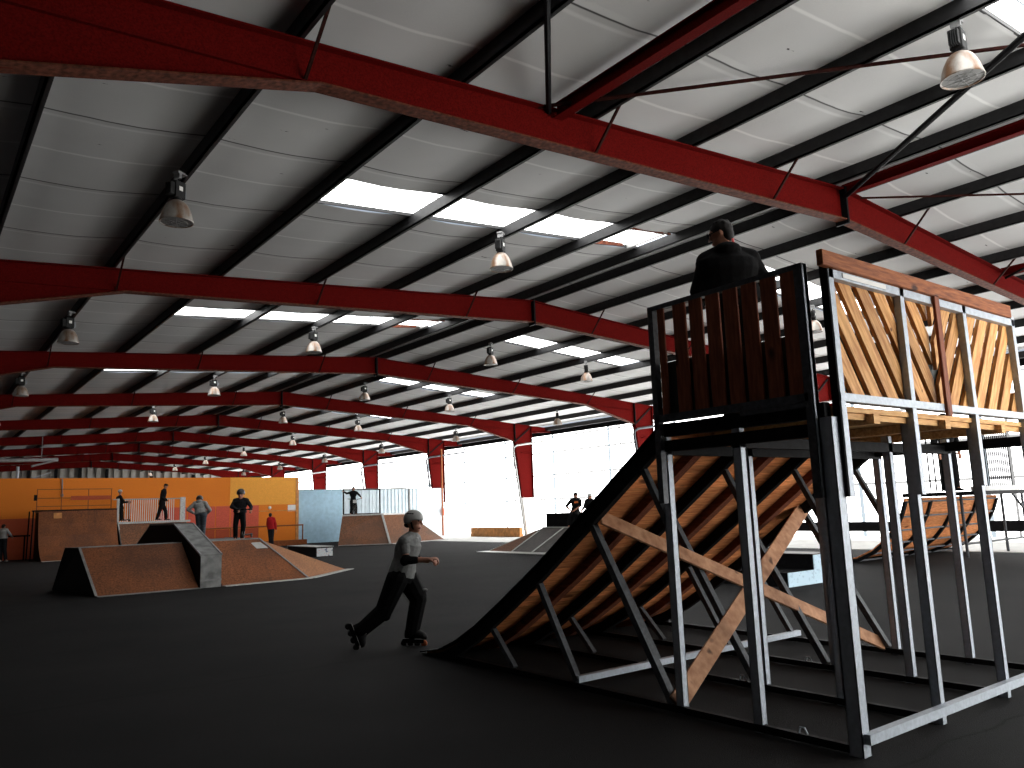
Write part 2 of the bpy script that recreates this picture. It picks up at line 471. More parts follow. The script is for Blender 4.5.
# gable behind the viewer: opaque on the left, glowing door and sheeting added for light on the right
struct(MB().prism([(XL, YF, 0), (DR0, YF, 0), (DR0, YF, 3.6), (DR1, YF, 3.6), (DR1, YF, ZT(DR1) + PH), (XR, YF, ZRT + PH), (XL, YF, EAVE_L + PH)], (0, -.15, 0)).build('wall_front', 'darkwall'))
struct(MB().prism([(DR0, YF - .04, 0), (DR1, YF - .04, 0), (DR1, YF - .04, 3.6), (DR0, YF - .04, 3.6)], (0, -.06, 0)).build('door_light_panel', 'door_glow'))  # unseen glowing panel, sized and placed to light the near side of the tower
struct(MB().prism([(DR1, YF, 0), (XW, YF, 0), (XW, YF, EAVE_R + PH), (DR1, YF, ZT(DR1) + PH)], (0, -.08, 0)).build('window_100', 'sheet_front'))  # unseen glowing sheet, added to brighten the near end of the hall
# far gable: ribbed sheet between dark posts
mb = MB(); n = 80
for i in range(n):
    x0 = XL + (XW - XL) * i / n; x1 = XL + (XW - XL) * (i + 1) / n
    d = .3 if i % 2 else 0
    mb.add([(x0, YB - d, 0), (x1, YB - d, 0), (x1, YB - d, ZT(x1) + PH), (x0, YB - d, ZT(x0) + PH)], [(0, 1, 2, 3)])
    if i: mb.add([(x0, YB - .3, 0), (x0, YB, 0), (x0, YB, ZT(x0) + PH), (x0, YB - .3, ZT(x0) + PH)], [(0, 1, 2, 3)])
struct(mb.build('wall_back', 'corr'))
mb = MB()
for x in (4.2, 6.5, 9.0, 11.2, 13.2, 15.5, 19.5, 23.5): mb.box(x - .12, x + .12, YB - .6, YB - .32, 0, ZT(x))
struct(mb.build('trim_2', 'black'))
# eave beam and gutter along the bright wall
struct(MB().box(XW - .16, XW - .02, YF, YB, EAVE_R - .32, EAVE_R - .08).build('trim_3', 'black'))
struct(MB().box(XW - .5, XW - .34, YF, YB, EAVE_R - .12, EAVE_R + .08).build('trim_4', 'purlin'))

# ---- portal frames
def frame_parts(r):
    for sgn in (-1, 1):
        X = lambda d: XR + sgn * d
        wt = .014
        web = [(X(0), -wt/2, ZB(XR)), (X(KD), -wt/2, ZB(X(KD))), (X(SD), -wt/2, 4.93), (X(SD), -wt/2, ZT(X(SD))), (X(0), -wt/2, ZRT)]
        m = MB().prism(web, (0, wt, 0))
        m.bar((X(0), 0, ZRT - .009), (X(15.2 if sgn > 0 else 14.6), 0, ZT(X(15.2 if sgn > 0 else 14.6)) - .009), .2, .018)
        fl_ = MB().bar((X(0), 0, ZB(XR) + .009), (X(KD), 0, ZB(X(KD)) + .009), .2, .018)
        fl_.bar((X(KD - .02), 0, ZB(X(KD)) + .009), (X(SD), 0, 4.94), .2, .018)
        fl_.build('bottom_flange', 'redrust', r, local=True)
        m.bar((X(KD), 0, ZB(X(KD)) + .02), (X(SD), 0, ZB(X(SD)) + .05), .10, .012)
        if sgn > 0:   # short cantilever past the column that carries the eave
            m.prism([(X(13.74), -wt/2, 5.42), (X(15.2), -wt/2, 5.50), (X(15.2), -wt/2, ZT(X(15.2)) - .02), (X(13.74), -wt/2, ZT(X(13.74)) - .02)], (0, wt, 0))
            m.bar((X(13.74), 0, 5.42), (X(15.2), 0, 5.5), .16, .016)
        m.build('rafter', 'red', r, local=True)
        # tapered column
        xi0, xi1, xo = X(13.20), X(SD), X(13.74)
        c = MB().prism([(xi0, -wt/2, 0), (xo, -wt/2, 0), (xo, -wt/2, ZT(xo) - .02), (xi1, -wt/2, ZT(xi1) - .02), (xi1, -wt/2, 4.93)], (0, wt, 0))
        c.bar((xi0, 0, 0), (xi1, 0, 4.93), .2, .02, (1, 0, 0)); c.bar((xo, 0, 0), (xo, 0, ZT(xo) - .02), .2, .02, (1, 0, 0))
        c.bar((X(13.02), 0, 4.35), (xo, 0, 4.35), .19, .016)
        c.build('column', 'red', r, local=True)
        s = MB().bar((xi1, 0, 4.9), (xi1, 0, ZT(xi1) - .01), .22, .03, (1, 0, 0))
        s.bar((X(SD + .05), -.03, 4.95), (X(13.7), -.03, 5.7), .05, .05)
        s.build('stiffener', 'black', r, local=True)
        xa, xb = sorted((X(13.1), X(13.78)))
        MB().prism([(X(12.94), -.12, 2.0), (X(13.76), -.12, 2.0), (X(13.76), -.12, 0), (X(13.19), -.12, 0)], (0, .24, 0)).build('column_casing', 'white', r, local=True)
        for d in (2.08, 5.95, 9.86):
            MB().bar((X(d), -.01, ZB(X(d)) + .03), (X(d), -.62, ZT(X(d)) + .13), .03, .03).build('fly_brace', 'darkrust', r, local=True)
    MB().box(XR - .025, XR + .025, -.12, .12, ZRB - .07, ZRT + .02).build('splice_plate', 'black', r, local=True)
F0 = root('portal_frame', 'red steel portal frame closest to the viewer, crossing the top of the view', 'roof frame', (0, Y1, 0))
frame_parts(F0)
for i in range(-1, 9):
    if i == 0: continue
    f = dup(F0); f.location = (0, Y1 + SB * i, 0)
    f['label'] = {-1: 'red steel portal frame standing beside and above the viewer'}.get(i, '%s red steel portal frame back from the viewer, counting the closest as first' % ORD[i])
# ---- purlins
for s, nm in ((-1, 'left'), (1, 'right')):
    for k, d in enumerate(DX if s < 0 else DXR):
        x = XR + s * d
        o = MB()
        z = ZT(x)
        o.box(x - .02, x + .012, YF, YB, z, z + PH)
        o.box(x - .02, x + .055, YF, YB, z, z + .02)
        ob = o.build('roof_purlin', 'purlin')
        tag(ob, '%s dark roof purlin %s of the ridge, running the length of the hall' % ('first' if k == 0 else ORD[k], nm), 'roof beam')
# ---- longitudinal struts and wind bracing in the bay overhead
N1, N3 = 6.15, 19.25
for x, lab in ((N1, 'red longitudinal strut left of the ridge in the bay overhead'), (XR + .06, 'red longitudinal strut along the ridge in the bay overhead'), (N3, 'red longitudinal strut right of the ridge in the bay overhead')):
    z = ZT(x) - .1
    o = MB().box(x - .07, x + .07, Y1 - SB, Y1 - .05, z - .012, z + .004)
    o.box(x - .008, x + .008, Y1 - SB, Y1 - .05, z, z + .16).box(x - .07, x + .07, Y1 - SB, Y1 - .05, z + .15, z + .165)
    tag(o.build('roof_strut', 'red'), lab, 'roof beam')
def rod(p, q, r, mat, lab):
    tag(MB().tube([p, q], r).build('bracing_rod', mat), lab, 'bracing rod')
zr = lambda x: ZT(x) - .16
rod((6.03, Y1 - .02, ZT(6.03) - .03), (-1.34, Y1 - SB, ZT(-1.34) - .03), .034, 'black', 'black wind bracing rod rising steeply at the top centre of the view')
rod((5.85, Y1 - .03, ZT(5.85) - .01), (13.8, -.37, ZRT + ST * 1.0), .024, 'darkrust', 'thin red bracing rod passing behind the large lamp')
rod((XR, Y1 - .1, zr(XR)), (5.7, Y1 - SB, zr(5.7)), .042, 'black', 'black bracing rod crossing beneath the large lamp towards the ridge')
rod((XR + .3, Y1 - .2, zr(XR)), (21.8, Y1 - SB, zr(21.8)), .02, 'darkrust', 'thin red bracing rod running right from the ridge joint of the closest frame')
rod((N3, Y1 - .1, zr(N3)), (XR + .2, Y1 - SB, zr(XR)), .03, 'black', 'black bracing rod meeting the closest frame right of its ridge')

# ---- lamps
def lamp_parts(r):
    MB().box(-.04, .11, -.05, .05, -.03, 0).box(-.02, .02, -.05, .05, -.10, -.03).build('bracket', 'grey', r, local=True)
    MB().tube([(.0, 0, -.09), (.03, 0, -.12), (.03, 0, -.16), (0, 0, -.18), (-.02, 0, -.16)], .008, 6).build('hook', 'black', r, local=True)
    h = MB().box(-.085, .085, -.065, .065, -.38, -.15)
    for k in range(5): h.box(-.16, -.085, -.05 + k * .022, -.038 + k * .022, -.36, -.19)
    hb = h.build('ballast_box', 'rubber', r, local=True, bevel=.008)
    MB().box(-.03, .03, -.068, -.065, -.28, -.22).build('rating_plate', 'white', hb, local=True)
    MB().tube([(.075, 0, -.22), (.13, 0, -.25), (.13, 0, -.33), (.075, 0, -.36)], .011, 6).build('cable', 'galv', r, local=True)
    MB().lathe([(.06, -.36), (.07, -.40), (.068, -.42)], 16).build('lamp_neck', 'rubber', r, local=True, smooth=True)
    prof = [(.068, -.41), (.10, -.43), (.135, -.47), (.165, -.53), (.19, -.60), (.208, -.68), (.216, -.70), (.216, -.715), (.205, -.712), (.186, -.61), (.16, -.54), (.12, -.47), (.06, -.43)]
    MB().lathe(prof, 28, cap=False).build('reflector', 'alu', r, local=True, smooth=True)
    MB().lathe([(.0, -.694), (.204, -.694), (.204, -.70), (0, -.70)], 28, cap=False).build('glass', 'glass', r, local=True)
    g = MB()
    for a in range(4):
        t = math.pi * a / 4; g.tube([(-.21 * math.cos(t), -.21 * math.sin(t), -.714), (.21 * math.cos(t), .21 * math.sin(t), -.714)], .003, 5)
    for q in (.07, .14): g.tube([(q * math.cos(t * .5236), q * math.sin(t * .5236), -.714) for t in range(12)], .003, 5, True)
    g.build('wire_guard', 'grey', r, local=True)
LROWS = [(pl_(5), 'leftmost', [-1, 0, 1, 2, 3, 4, 5, 6]), (pl_(2), 'second from the left', [-1, 0, 1, 2, 3, 4, 5, 6, 7]), (pr_(1), 'middle', [0, 1, 2, 3, 4, 5, 6]),
         (pr_(3), 'second from the right', [0, 1, 2, 3, 4, 5, 6, 7, 8]), (pr_(6), 'rightmost', [1, 2, 3, 4, 5, 6, 7])]
LBAY = [.43, .49, .50, .48, .44]
L0 = None
SKIP = {(1, 4), (1, 5), (1, 6), (1, 7), (0, 4), (0, 5), (0, 6), (0, -1), (2, 4), (2, 5), (2, 6)}
for ri, (x, nm, bays) in enumerate(LROWS):
    cnt = 0
    for b in bays:
        if (ri, b) in SKIP: continue
        lab = '%s bell-shaped hall lamp in the %s lamp row' % (ORD[cnt], nm); cnt += 1
        y = Y1 + SB * (b + LBAY[ri])
        loc = (x - .12, y, ZT(x - .12) + .02)
        if (ri, b) == (1, -1): loc = (8.72, 3.24, ZT(8.72) + .03)
        if (ri, b) == (1, 0): loc = (8.44, y, ZT(8.44) + .02)
        if L0 is None:
            L0 = root('pendant_lamp', lab, 'lamp', loc, .5, 'hall lamps'); lamp_parts(L0); o = L0
        else:
            o = dup(L0); o.location = loc; o.rotation_euler = (0, 0, .5 + random.uniform(-.6, .6)); o['label'] = lab
        if (ri, b) == (1, -1):
            o['label'] = 'large rusty bell-shaped lamp in the top right corner below the rooflight'; o.rotation_euler = (.0, .0, .1); cnt = 1

# ---- pipes at the right columns
for i in range(1, 7):
    yc = Y1 + SB * i - .22
    dark = i in (4,)
    o = MB().tube([(27.85, yc, 5.05), (25.35, yc, 4.72), (25.12, yc, 4.60), (25.09, yc, 4.45), (25.72, yc, .0) if i != 4 else (25.32, yc, 2.9)], .055, 8)
    tag(o.build('rain_pipe', 'galvdark' if i in (2, 4, 5) else 'trim', None, True), 'slanting rain pipe on the %s right-hand column visible from the viewer' % ORD[i], 'pipe')

# ---- partitions across the hall
YO = 41.35
struct(MB().box(XL, 17.02, YO, YO + .15, 0, 3.54).build('wall_back_left', 'orange'))
o = MB().box(XL, 7.7, YO - .012, YO, 0, 1.77); struct(o.build('trim_5', 'dkorange'))
MB_p = MB()
for a, b in ((9.9, 11.25), (11.3, 12.12), (12.15, 12.62), (12.66, 13.35), (13.4, 14.85)): MB_p.box(a, b, YO - .014, YO, .95, 2.09)
struct(MB_p.build('trim_6', 'redpanel'))
MB_p = MB()
for a, b in ((9.9, 11.25), (11.3, 12.12), (12.15, 12.62), (12.66, 13.35), (13.4, 14.85)): MB_p.box(a, b, YO - .014, YO, .0, .93)
struct(MB_p.build('trim_7', 'dkorange'))
struct(MB().box(14.87, 16.9, YO - .03, YO, 1.76, 1.80).box(16.86, 17.02, YO - .03, YO, 0, 3.5).build('trim_8', 'tan'))
tag(MB().box(16.42, 16.93, YO - .02, YO, 1.74, 2.07).build('wall_notice', 'white'), 'small white notice near the right end of the orange wall', 'notice')
tag(MB().lathe([(.0, 0), (.08, 0), (.085, -.03), (.07, -.05), (0, -.06)], 16, (15.43, YO, 1.95), 'Y', False).build('wall_lamp', 'white', None, True), 'small round white bulkhead lamp on the orange wall', 'lamp')
tag(MB().tube([(5.75, YO - .03, 3.5), (5.77, YO - .03, 2.8)], .03).box(5.72, 5.82, YO - .08, YO, 2.7, 2.82).build('conduit_pipe', 'grey'), 'short grey conduit pipe running down the left of the orange wall', 'pipe')
struct(MB().box(17.06, 19.6, YO + .05, YO + .17, 0, 2.86).build('wall_back_right', 'blue'))
mb = MB()
k = 0; x = 19.6
while x < 24.4:
    d = .05 if k % 2 else 0; x2 = x + .12
    mb.box(x, x2, YO + .05 + d, YO + .15, 0, 2.84); x = x2; k += 1
mb.box(24.4, 26.3, YO + .05, YO + .15, 0, 2.84)
struct(mb.build('wall_back_right', 'whiteblue'))
struct(MB().box(23.85, 23.95, YO, YO + .05, 0, 2.84).box(17.0, 24.5, YO + .0, YO + .2, 2.84, 2.88).build('trim_9', 'grey'))

struct(MB().box(13.35, 16.86, YO - .012, YO, 2.11, 3.54).build('trim_10', 'ltorange'))
tag(MB().box(25.94, 26.02, 41.0, 41.1, 0, 5.2).build('slim_post', 'rustrail'), 'slim orange-brown post at the right end of the pale blue wall', 'post')
# barriers in front of the partition
def handrail(name, lab, x0, x1, y, z, posts, mat):
    r = root(name, lab, 'handrail', (x0, y, 0))
    MB().tube([(x0, y, z), (x1, y, z)], .035).build('rail', mat, r)
    for p in posts: MB().tube([(p, y, 0), (p, y, z)], .035).build('post', mat, r)
    return r
handrail('handrail', 'thin handrail before the red panels of the orange wall', 10.2, 16.9, 40.4, 1.0, (10.3, 13.1, 16.87), 'rustrail')
handrail('handrail', 'dark handrail where the person in the grey hoodie leans', -2.0, 4.5, 40.3, 1.03, (1.4, 4.3), 'black')
tag(MB().box(11.4, 16.9, 39.9, 40.2, 0, .26).build('timber_kerb', 'rustrail'), 'low orange-brown timber kerb on the floor before the orange wall', 'kerb')
r = root('hanging_pipe', 'long pale pipe hanging under the roof at the far left', 'pipe', (4, 50, 4.9))
MB().tube([(-1, 50, 4.78), (6.7, 50, 5.0)], .10).build('pipe', 'grey', r, True)
for x in (.6, 3.9, 5.9): MB().tube([(x, 50, 4.9), (x, 50, ZT(x))], .02).build('hanger', 'grey', r)
MB().tube([(6.6, 50, 4.95), (5.4, 49.6, 4.6)], .05).build('branch', 'grey', r)
tag(MB().tube([(4.82, 50, 3.6), (4.82, 50, 4.6)], .07).tube([(4.82, 50, 3.7), (6.4, 50, 4.3)], .03).build('flue_pipe', 'galv'), 'short upright metal flue above the left of the orange wall', 'pipe')
r = root('fire_extinguisher', 'small red fire extinguisher hung at the right end of the pale blue wall', 'extinguisher', (26.15, 41.25, 1.2))
MB().lathe([(.0, 1.2), (.07, 1.2), (.085, 1.24), (.085, 1.58), (.05, 1.66), (.02, 1.70), (0, 1.70)], 14, (26.15, 41.28, 0), 'Z', False).build('cylinder', 'redplastic', r, True)
MB().tube([(26.15, 41.28, 1.7), (26.15, 41.28, 1.78)], .03).box(26.1, 26.22, 41.26, 41.3, 1.76, 1.8).build('valve', 'black', r)
tag(MB().box(25.25, 25.5, 32.6, 36.7, 0, .5).prism([(25.25, 36.7, 0), (25.5, 36.7, 0), (25.5, 36.7, .5), (25.25, 36.7, .5)], (0, .35, 0)).build('timber_bumper', 'tan', None, False, .03), 'orange timber bumper along the foot of the bright wall', 'bumper')
r = root('low_barrier', 'long dark horizontal barrier along the bright wall behind the tall ramp', 'barrier', (25.5, 10, 0))
MB().box(25.4, 25.55, 2, 18.2, .31, .62).build('rail', 'black', r)
for y in (3, 6, 9, 12, 15, 18): MB().box(25.42, 25.53, y - .05, y + .05, 0, .32).build('post', 'grey', r)

# ================================================================= THE TALL RAMP TOWER
TW = root('ramp_tower', 'tall steel and timber jump ramp with railed platform, largest structure beside the viewer', 'skate ramp', (4.42, 2.6, 0))
ROWS = [4.42, 5.38, 6.37, 7.40]
PY_ = [2.62, 3.29, 3.94]
PROF = [(3.94, 2.0), (4.77, 1.415), (5.39, .985), (6.0, .60), (6.4, .36), (6.75, .185), (7.05, .075), (7.40, .012)]
def pz(y):
    for (a, za), (b, zb) in zip(PROF, PROF[1:]):
        if a <= y <= b: return za + (zb - za) * (y - a) / (b - a)
    return 0
def angle_post(x, y, z0, z1, w=.062, t=.007):
    m = MB(); m.box(x - w/2, x + w/2, y - w/2, y - w/2 + t, z0, z1); m.box(x - w/2, x - w/2 + t, y - w/2, y + w/2, z0, z1)
    m.box(x + w/2 - t, x + w/2, y - w/2, y + w/2, z0, z1); m.box(x - w/2, x + w/2, y + w/2 - t, y + w/2, z0, z1); return m
for i, x in enumerate(ROWS):
    for j, y in enumerate(PY_):
        b = .085 if (i == 0 and j == 0) else .06
        angle_post(x + .012 * j, y, 0, 1.93, b).build('post', 'galv', TW)
    MB().box(x - .022, x + .022, 2.65, 7.0, .006, .05).build('base_rail', 'black', TW)
    # struts under the slope
    for (ya, za), (yb, zb), wd in (((3.95, 1.28), (4.2, 1.76), .045), ((4.02, .05), (4.80, 1.36), .055), ((5.03, .06), (5.52, .87), .05), ((5.87, .05), (6.26, .43), .045)):
        MB().bar((x + .02, ya, za), (x + .02, yb, zb), wd, wd, (1, 0, 0)).build('strut', 'galvdark', TW)
        MB_ = None
    st = MB()
    pp = [(x - .03, y, z - .028) for y, z in PROF] + [(x - .03, y, max(.002, z - .14)) for y, z in reversed(PROF)]
    n = len(PROF)
    for k in range(n - 1):
        q = [pp[k], pp[k+1], pp[2*n-2-k], pp[2*n-1-k]]
        st.prism(q, (.06, 0, 0))
    st.build('stringer', 'black', TW)
MB().bar((4.40, 2.565, .10), (7.45, 2.565, .10), .05, .055).build('base_rail', 'galv', TW)
MB().bar((4.42, 5.02, .075), (7.52, 5.02, .075), .05, .05).build('base_rail', 'galv', TW)
for x, y in ((5.38, 4.1), (6.37, 4.15), (7.4, 3.0), (5.38, 5.1), (4.42, 2.95)):
    MB().tube([(x, y, .05), (x, y + .02, .085), (x, y + .05, .085), (x, y + .06, .05), (x, y + .04, .03)], .006, 5).build('lug', 'galv', TW)
# timber joists between the stringers
for xa, xb in zip(ROWS, ROWS[1:]):
    x = (xa + xb) / 2 + .02; jj = MB()
    for (ya, za), (yb, zb) in zip(PROF[:-1], PROF[1:]):
        if zb < .03: continue
        jj.prism([(x - .045, ya, za - .028), (x - .045, yb, zb - .028), (x - .045, yb, max(.01, zb - .12)), (x - .045, ya, max(.01, za - .12))], (.09, 0, 0))
    jj.build('joist', 'joist', TW)
# sloping planks
sl = MB(); y = 3.94
while y < 7.38:
    ds = .098; z = pz(y); z2 = pz(min(7.4, y + .08)); L = math.hypot(.08, z2 - z); y2 = min(7.40, y + .08 * ds / L)
    g = .007 * .08 / L
    za, zb = pz(y), pz(y2 - g)
    sl.hexa([(4.452, y, za - .028), (7.37, y, za - .028), (7.37, y2 - g, zb - .028), (4.452, y2 - g, zb - .028), (4.452, y, za), (7.37, y, za), (7.37, y2 - g, zb), (4.452, y2 - g, zb)])
    y = y2
sl.build('ramp_surface', 'rampply', TW)
fl = MB()
for (ya, za), (yb, zb) in zip(PROF, PROF[1:]): fl.hexa([(4.37, ya, za + .002), (7.46, ya, za + .002), (7.46, yb, zb + .002), (4.37, yb, zb + .002), (4.37, ya, za + .014), (7.46, ya, za + .014), (7.46, yb, zb + .014), (4.37, yb, zb + .014)])
fl.build('riding_sheet', 'black', TW)
# platform
dk = MB(); y = 2.58
while y < 3.92: dk.box(4.46, 7.30, y, min(y + .118, 3.94), 1.965, 2.0); y += .122
dk.build('deck_board', 'pine', TW)
MB().box(4.46, 7.30, 2.60, 2.63, 1.925, 1.963).build('fascia', 'pine', TW)
for y in (3.29, 3.94): MB().box(4.40, 7.46, y - .03, y + .03, 1.80, 1.875).build('deck_beam', 'black', TW)
MB().box(4.385, 4.45, 2.62, 3.96, 1.82, 1.90).build('deck_beam', 'black', TW)
MB().box(4.385, 4.45, 2.62, 3.96, 1.93, 2.022).build('deck_beam', 'black', TW)
MB().box(7.34, 7.44, 2.62, 3.96, 1.82, 1.90).build('deck_beam', 'black', TW)
for x in (4.86, 5.83, 6.76): MB().box(x - .036, x + .036, 2.55, 3.95, 1.90, 1.962).build('deck_joist', 'pine', TW)
# side guard: upright slats in a steel frame
g = MB()
XS = 4.365
for y in (2.69, 3.925): g.box(XS - .025, XS + .025, y - .025, y + .025, 1.45, 2.90)
g.box(XS - .025, XS + .025, 2.69, 3.925, 2.865, 2.90).box(XS - .025, XS + .025, 2.69, 3.925, 2.032, 2.085).box(XS - .02, XS + .02, 2.69, 3.2, 2.0, 2.04)
sg = g.build('side_guard', 'galvdark', TW)  # darker steel puts the shade of this left-facing frame into its colour
MB().box(XS - .005, XS + .033, 2.655, 2.664, 1.45, 2.90).box(XS - .02, XS + .03, 2.655, 2.66, 1.45, 2.9).build('lit_edge_strip', 'galv', sg)  # paler strip paints the lit edge of the dark frame
for k in range(8):
    y0 = 3.86 - k * .149; wv = .06 if k == 0 else .113
    dz = random.uniform(-.012, .012)
    MB().box(XS - .022, XS - .002, y0 - wv, y0, 2.07, 2.872 + dz * .2).build('slat', 'pine_v', sg, False, .003)
MB().box(XS + .03, XS + .045, 2.70, 3.90, 2.05, 2.47).build('back_board', 'board', sg)
# front guard: herringbone slats
YG = 2.575
g = MB()
PXs = [4.49, 5.37, 6.32, 7.22]
for k, x in enumerate(PXs): g.box(x - .027, x + .027, YG - .025, YG + .025, 1.45 if k in (0, 1) else 1.5, 2.88)
g.box(4.46, 7.25, YG - .025, YG + .02, 2.80, 2.855).box(4.46, 7.25, YG - .03, YG + .025, 2.025, 2.075)
fg = g.build('front_guard', 'galv', TW)
MB().box(4.452, 4.464, YG - .02, YG + .03, 1.45, 2.95).build('shade_strip', 'black', fg)  # black strip paints shade on the left face of the corner post
MB().box(4.36, 7.13, YG - .055, YG - .012, 2.855, 2.955).build('top_board', 'topboard', fg, False, .004)
MB().box(5.80, 5.87, YG - .05, YG - .027, 1.99, 2.86).build('centre_plank', 'pine_v', fg, False, .003)
MB().box(4.52, 7.2, YG + .056, YG + .07, 2.03, 2.46).build('back_board', 'board', fg)
MB().box(4.62, 5.15, YG - .031, YG - .026, 2.815, 2.845).build('paper_strip', 'white', fg)
def clip(poly, x0, x1, z0, z1):
    def cut(p, f, ins):
        out = []
        for i in range(len(p)):
            a, b = p[i], p[(i+1) % len(p)]
            fa, fb = f(a), f(b)
            if fa >= 0: out.append(a)
            if (fa >= 0) != (fb >= 0):
                t = fa / (fa - fb); out.append((a[0] + (b[0]-a[0]) * t, a[1] + (b[1]-a[1]) * t))
        return out
    for f in (lambda q: q[0] - x0, lambda q: x1 - q[0], lambda q: q[1] - z0, lambda q: z1 - q[1]):
        poly = cut(poly, f, 0)
        if len(poly) < 3: return None
    return poly
def herring(x0, x1, sgn):
    th = math.radians(56); dx, dz = math.cos(th), math.sin(th)
    pitch, wv = .180, .118
    k = -14
    while k < 30:
        # strip of slat: offset along x at z=2.44
        xo = x0 + k * pitch / math.sin(th)
        nx = wv / math.sin(th) / 2
        L = 1.2
        p = [(xo - nx - sgn * dx * L, 2.44 + dz * L), (xo + nx - sgn * dx * L, 2.44 + dz * L), (xo + nx + sgn * dx * L, 2.44 - dz * L), (xo - nx + sgn * dx * L, 2.44 - dz * L)]
        q = clip(p, x0, x1, 2.06, 2.83)
        if q:
            ar = abs(sum(q[i][0] * q[(i+1) % len(q)][1] - q[(i+1) % len(q)][0] * q[i][1] for i in range(len(q)))) / 2
            if ar > .004:
                t = random.uniform(-.002, .002)
                m = MB().prism([(a, YG + .021 + t, b) for a, b in q], (0, .028, 0))
                o = m.build('slat', M['slat_l'] if sgn > 0 else M['slat_r'], fg)
        k += 1
def slatmat(name, ang):
    m, nt, out = _nt(name)
    tc = nt.nodes.new('ShaderNodeTexCoord'); mp = nt.nodes.new('ShaderNodeMapping'); oi = nt.nodes.new('ShaderNodeObjectInfo')
    mp.inputs['Rotation'].default_value = (0, ang, 0); mp.vector_type = 'TEXTURE'
    nt.links.new(tc.outputs['Object'], mp.inputs['Vector'])
    va = nt.nodes.new('ShaderNodeVectorMath'); va.operation = 'MULTIPLY_ADD'; nt.links.new(mp.outputs[0], va.inputs[0]); va.inputs[1].default_value = (1, 8, 8); nt.links.new(oi.outputs['Location'], va.inputs[2])
    ad = nt.nodes.new('ShaderNodeVectorMath'); ad.operation = 'ADD'; nt.links.new(va.outputs[0], ad.inputs[0]); nt.links.new(oi.outputs['Random'], ad.inputs[1])
    f = _noise(nt, 5, 6, ad.outputs[0])
    col = _mix(nt, _ramp(nt, f, .35, .7), (.46, .19, .055), (.80, .44, .16))
    kn = nt.nodes.new('ShaderNodeTexVoronoi'); kn.inputs['Scale'].default_value = 5; nt.links.new(tc.outputs['Object'], kn.inputs['Vector'])
    col = _mix(nt, _ramp(nt, kn.outputs['Distance'], .055, .09), (.18, .06, .02), col)
    hv = nt.nodes.new('ShaderNodeHueSaturation'); nt.links.new(_math(nt, 'MULTIPLY_ADD', oi.outputs['Random'], .4, .75), hv.inputs['Value']); nt.links.new(col, hv.inputs['Color'])
    _bsdf(nt, out, hv.outputs[0], .65, 0, .25, f, .2)
    return m
M['slat_l'] = slatmat('pale_slats_falling', math.radians(56)); M['slat_r'] = slatmat('pale_slats_rising', math.radians(-56))
herring(4.52, 5.80, 1)
herring(5.87, 7.19, -1)
# crossed planks behind the platform posts
def plank(a, b, w, t, name, mat):
    MB().bar(a, b, w, t, (0, -.86, .51)).build(name, mat, TW, False, .003)
plank((4.47, 4.70, 1.36), (7.46, 4.05, .06), .135, .022, 'cross_plank', 'brace')
plank((7.44, 4.78, 1.36), (4.42, 3.98, .05), .135, .022, 'cross_plank', 'brace')

# ================================================================= FLOOR RAMPS AND BOXES
def faces(name, mat, parent, polys, thick=None):
    m = MB()
    for p in polys: m.add(p, [tuple(range(len(p)))])
    return m.build(name, mat, parent)
def solid(pts, fs):
    return MB().add(pts, fs)
# --- left bank of the fun box
HB = .93
r = root('bank_ramp', 'dark brown bank ramp left of the grey sloping ledge', 'skate ramp', (4.1, 18, 0))
A = [(3.2, 17.98, 0), (5.17, 17.98, 0), (5.17, 21.0, 0), (2.83, 21.0, 0)]
T = [(3.08, 19.35, HB), (5.17, 19.35, HB), (5.17, 20.15, HB), (2.92, 20.15, HB)]
MB().add(A + T, [(3,2,1,0), (1,2,6,5), (2,3,7,6), (3,0,4,7)]).build('body', 'black', r)
MB().prism([A[0], A[1], T[1], T[0]], (0, -.018, .012)).build('riding_face', 'ply', r)
MB().prism([T[0], T[1], T[2], T[3]], (0, 0, .015)).build('top_deck', 'plydark', r)
e = MB().bar(V(A[0]) + V((0, -.1, .012)), V(A[1]) + V((0, -.1, .012)), .22, .012).bar(V(A[0]) + V((0, -.02, .02)), V(T[0]) + V((0, -.02, .02)), .05, .012).bar(V(T[0]) + V((0, 0, .02)), V(T[1]) + V((0, 0, .02)), .06, .02)
e.build('steel_edge', 'grey', r)
# --- hubba ledge
r = root('grind_ledge', 'grey sloping ledge running up and over the middle of the brown box', 'skate ledge', (5.42, 18, 0))
pl = [(17.94, 0), (17.94, .675), (20.15, 1.345), (22.45, 1.345), (24.2, .72), (24.2, 0)]
MB().prism([(5.2, y, z) for y, z in pl], (.43, 0, 0)).build('body', 'black', r)
MB().box(5.195, 5.635, 17.925, 17.94, .0, .68).build('front_panel', 'ledge', r)
c = MB().bar((5.415, 17.92, .685), (5.415, 20.15, 1.36), .45, .02).bar((5.415, 20.15, 1.36), (5.415, 22.45, 1.36), .45, .02).bar((5.415, 22.45, 1.36), (5.415, 24.2, .73), .45, .02)
c.build('top_plate', 'ledge', r)
c = MB()
for x in (5.2, 5.63): c.bar((x, 17.92, .69), (x, 20.15, 1.365), .04, .04).bar((x, 20.15, 1.365), (x, 22.45, 1.365), .04, .04)
c.box(5.19, 5.64, 17.92, 17.935, .14, .18)
c.build('steel_edge', 'grey', r)
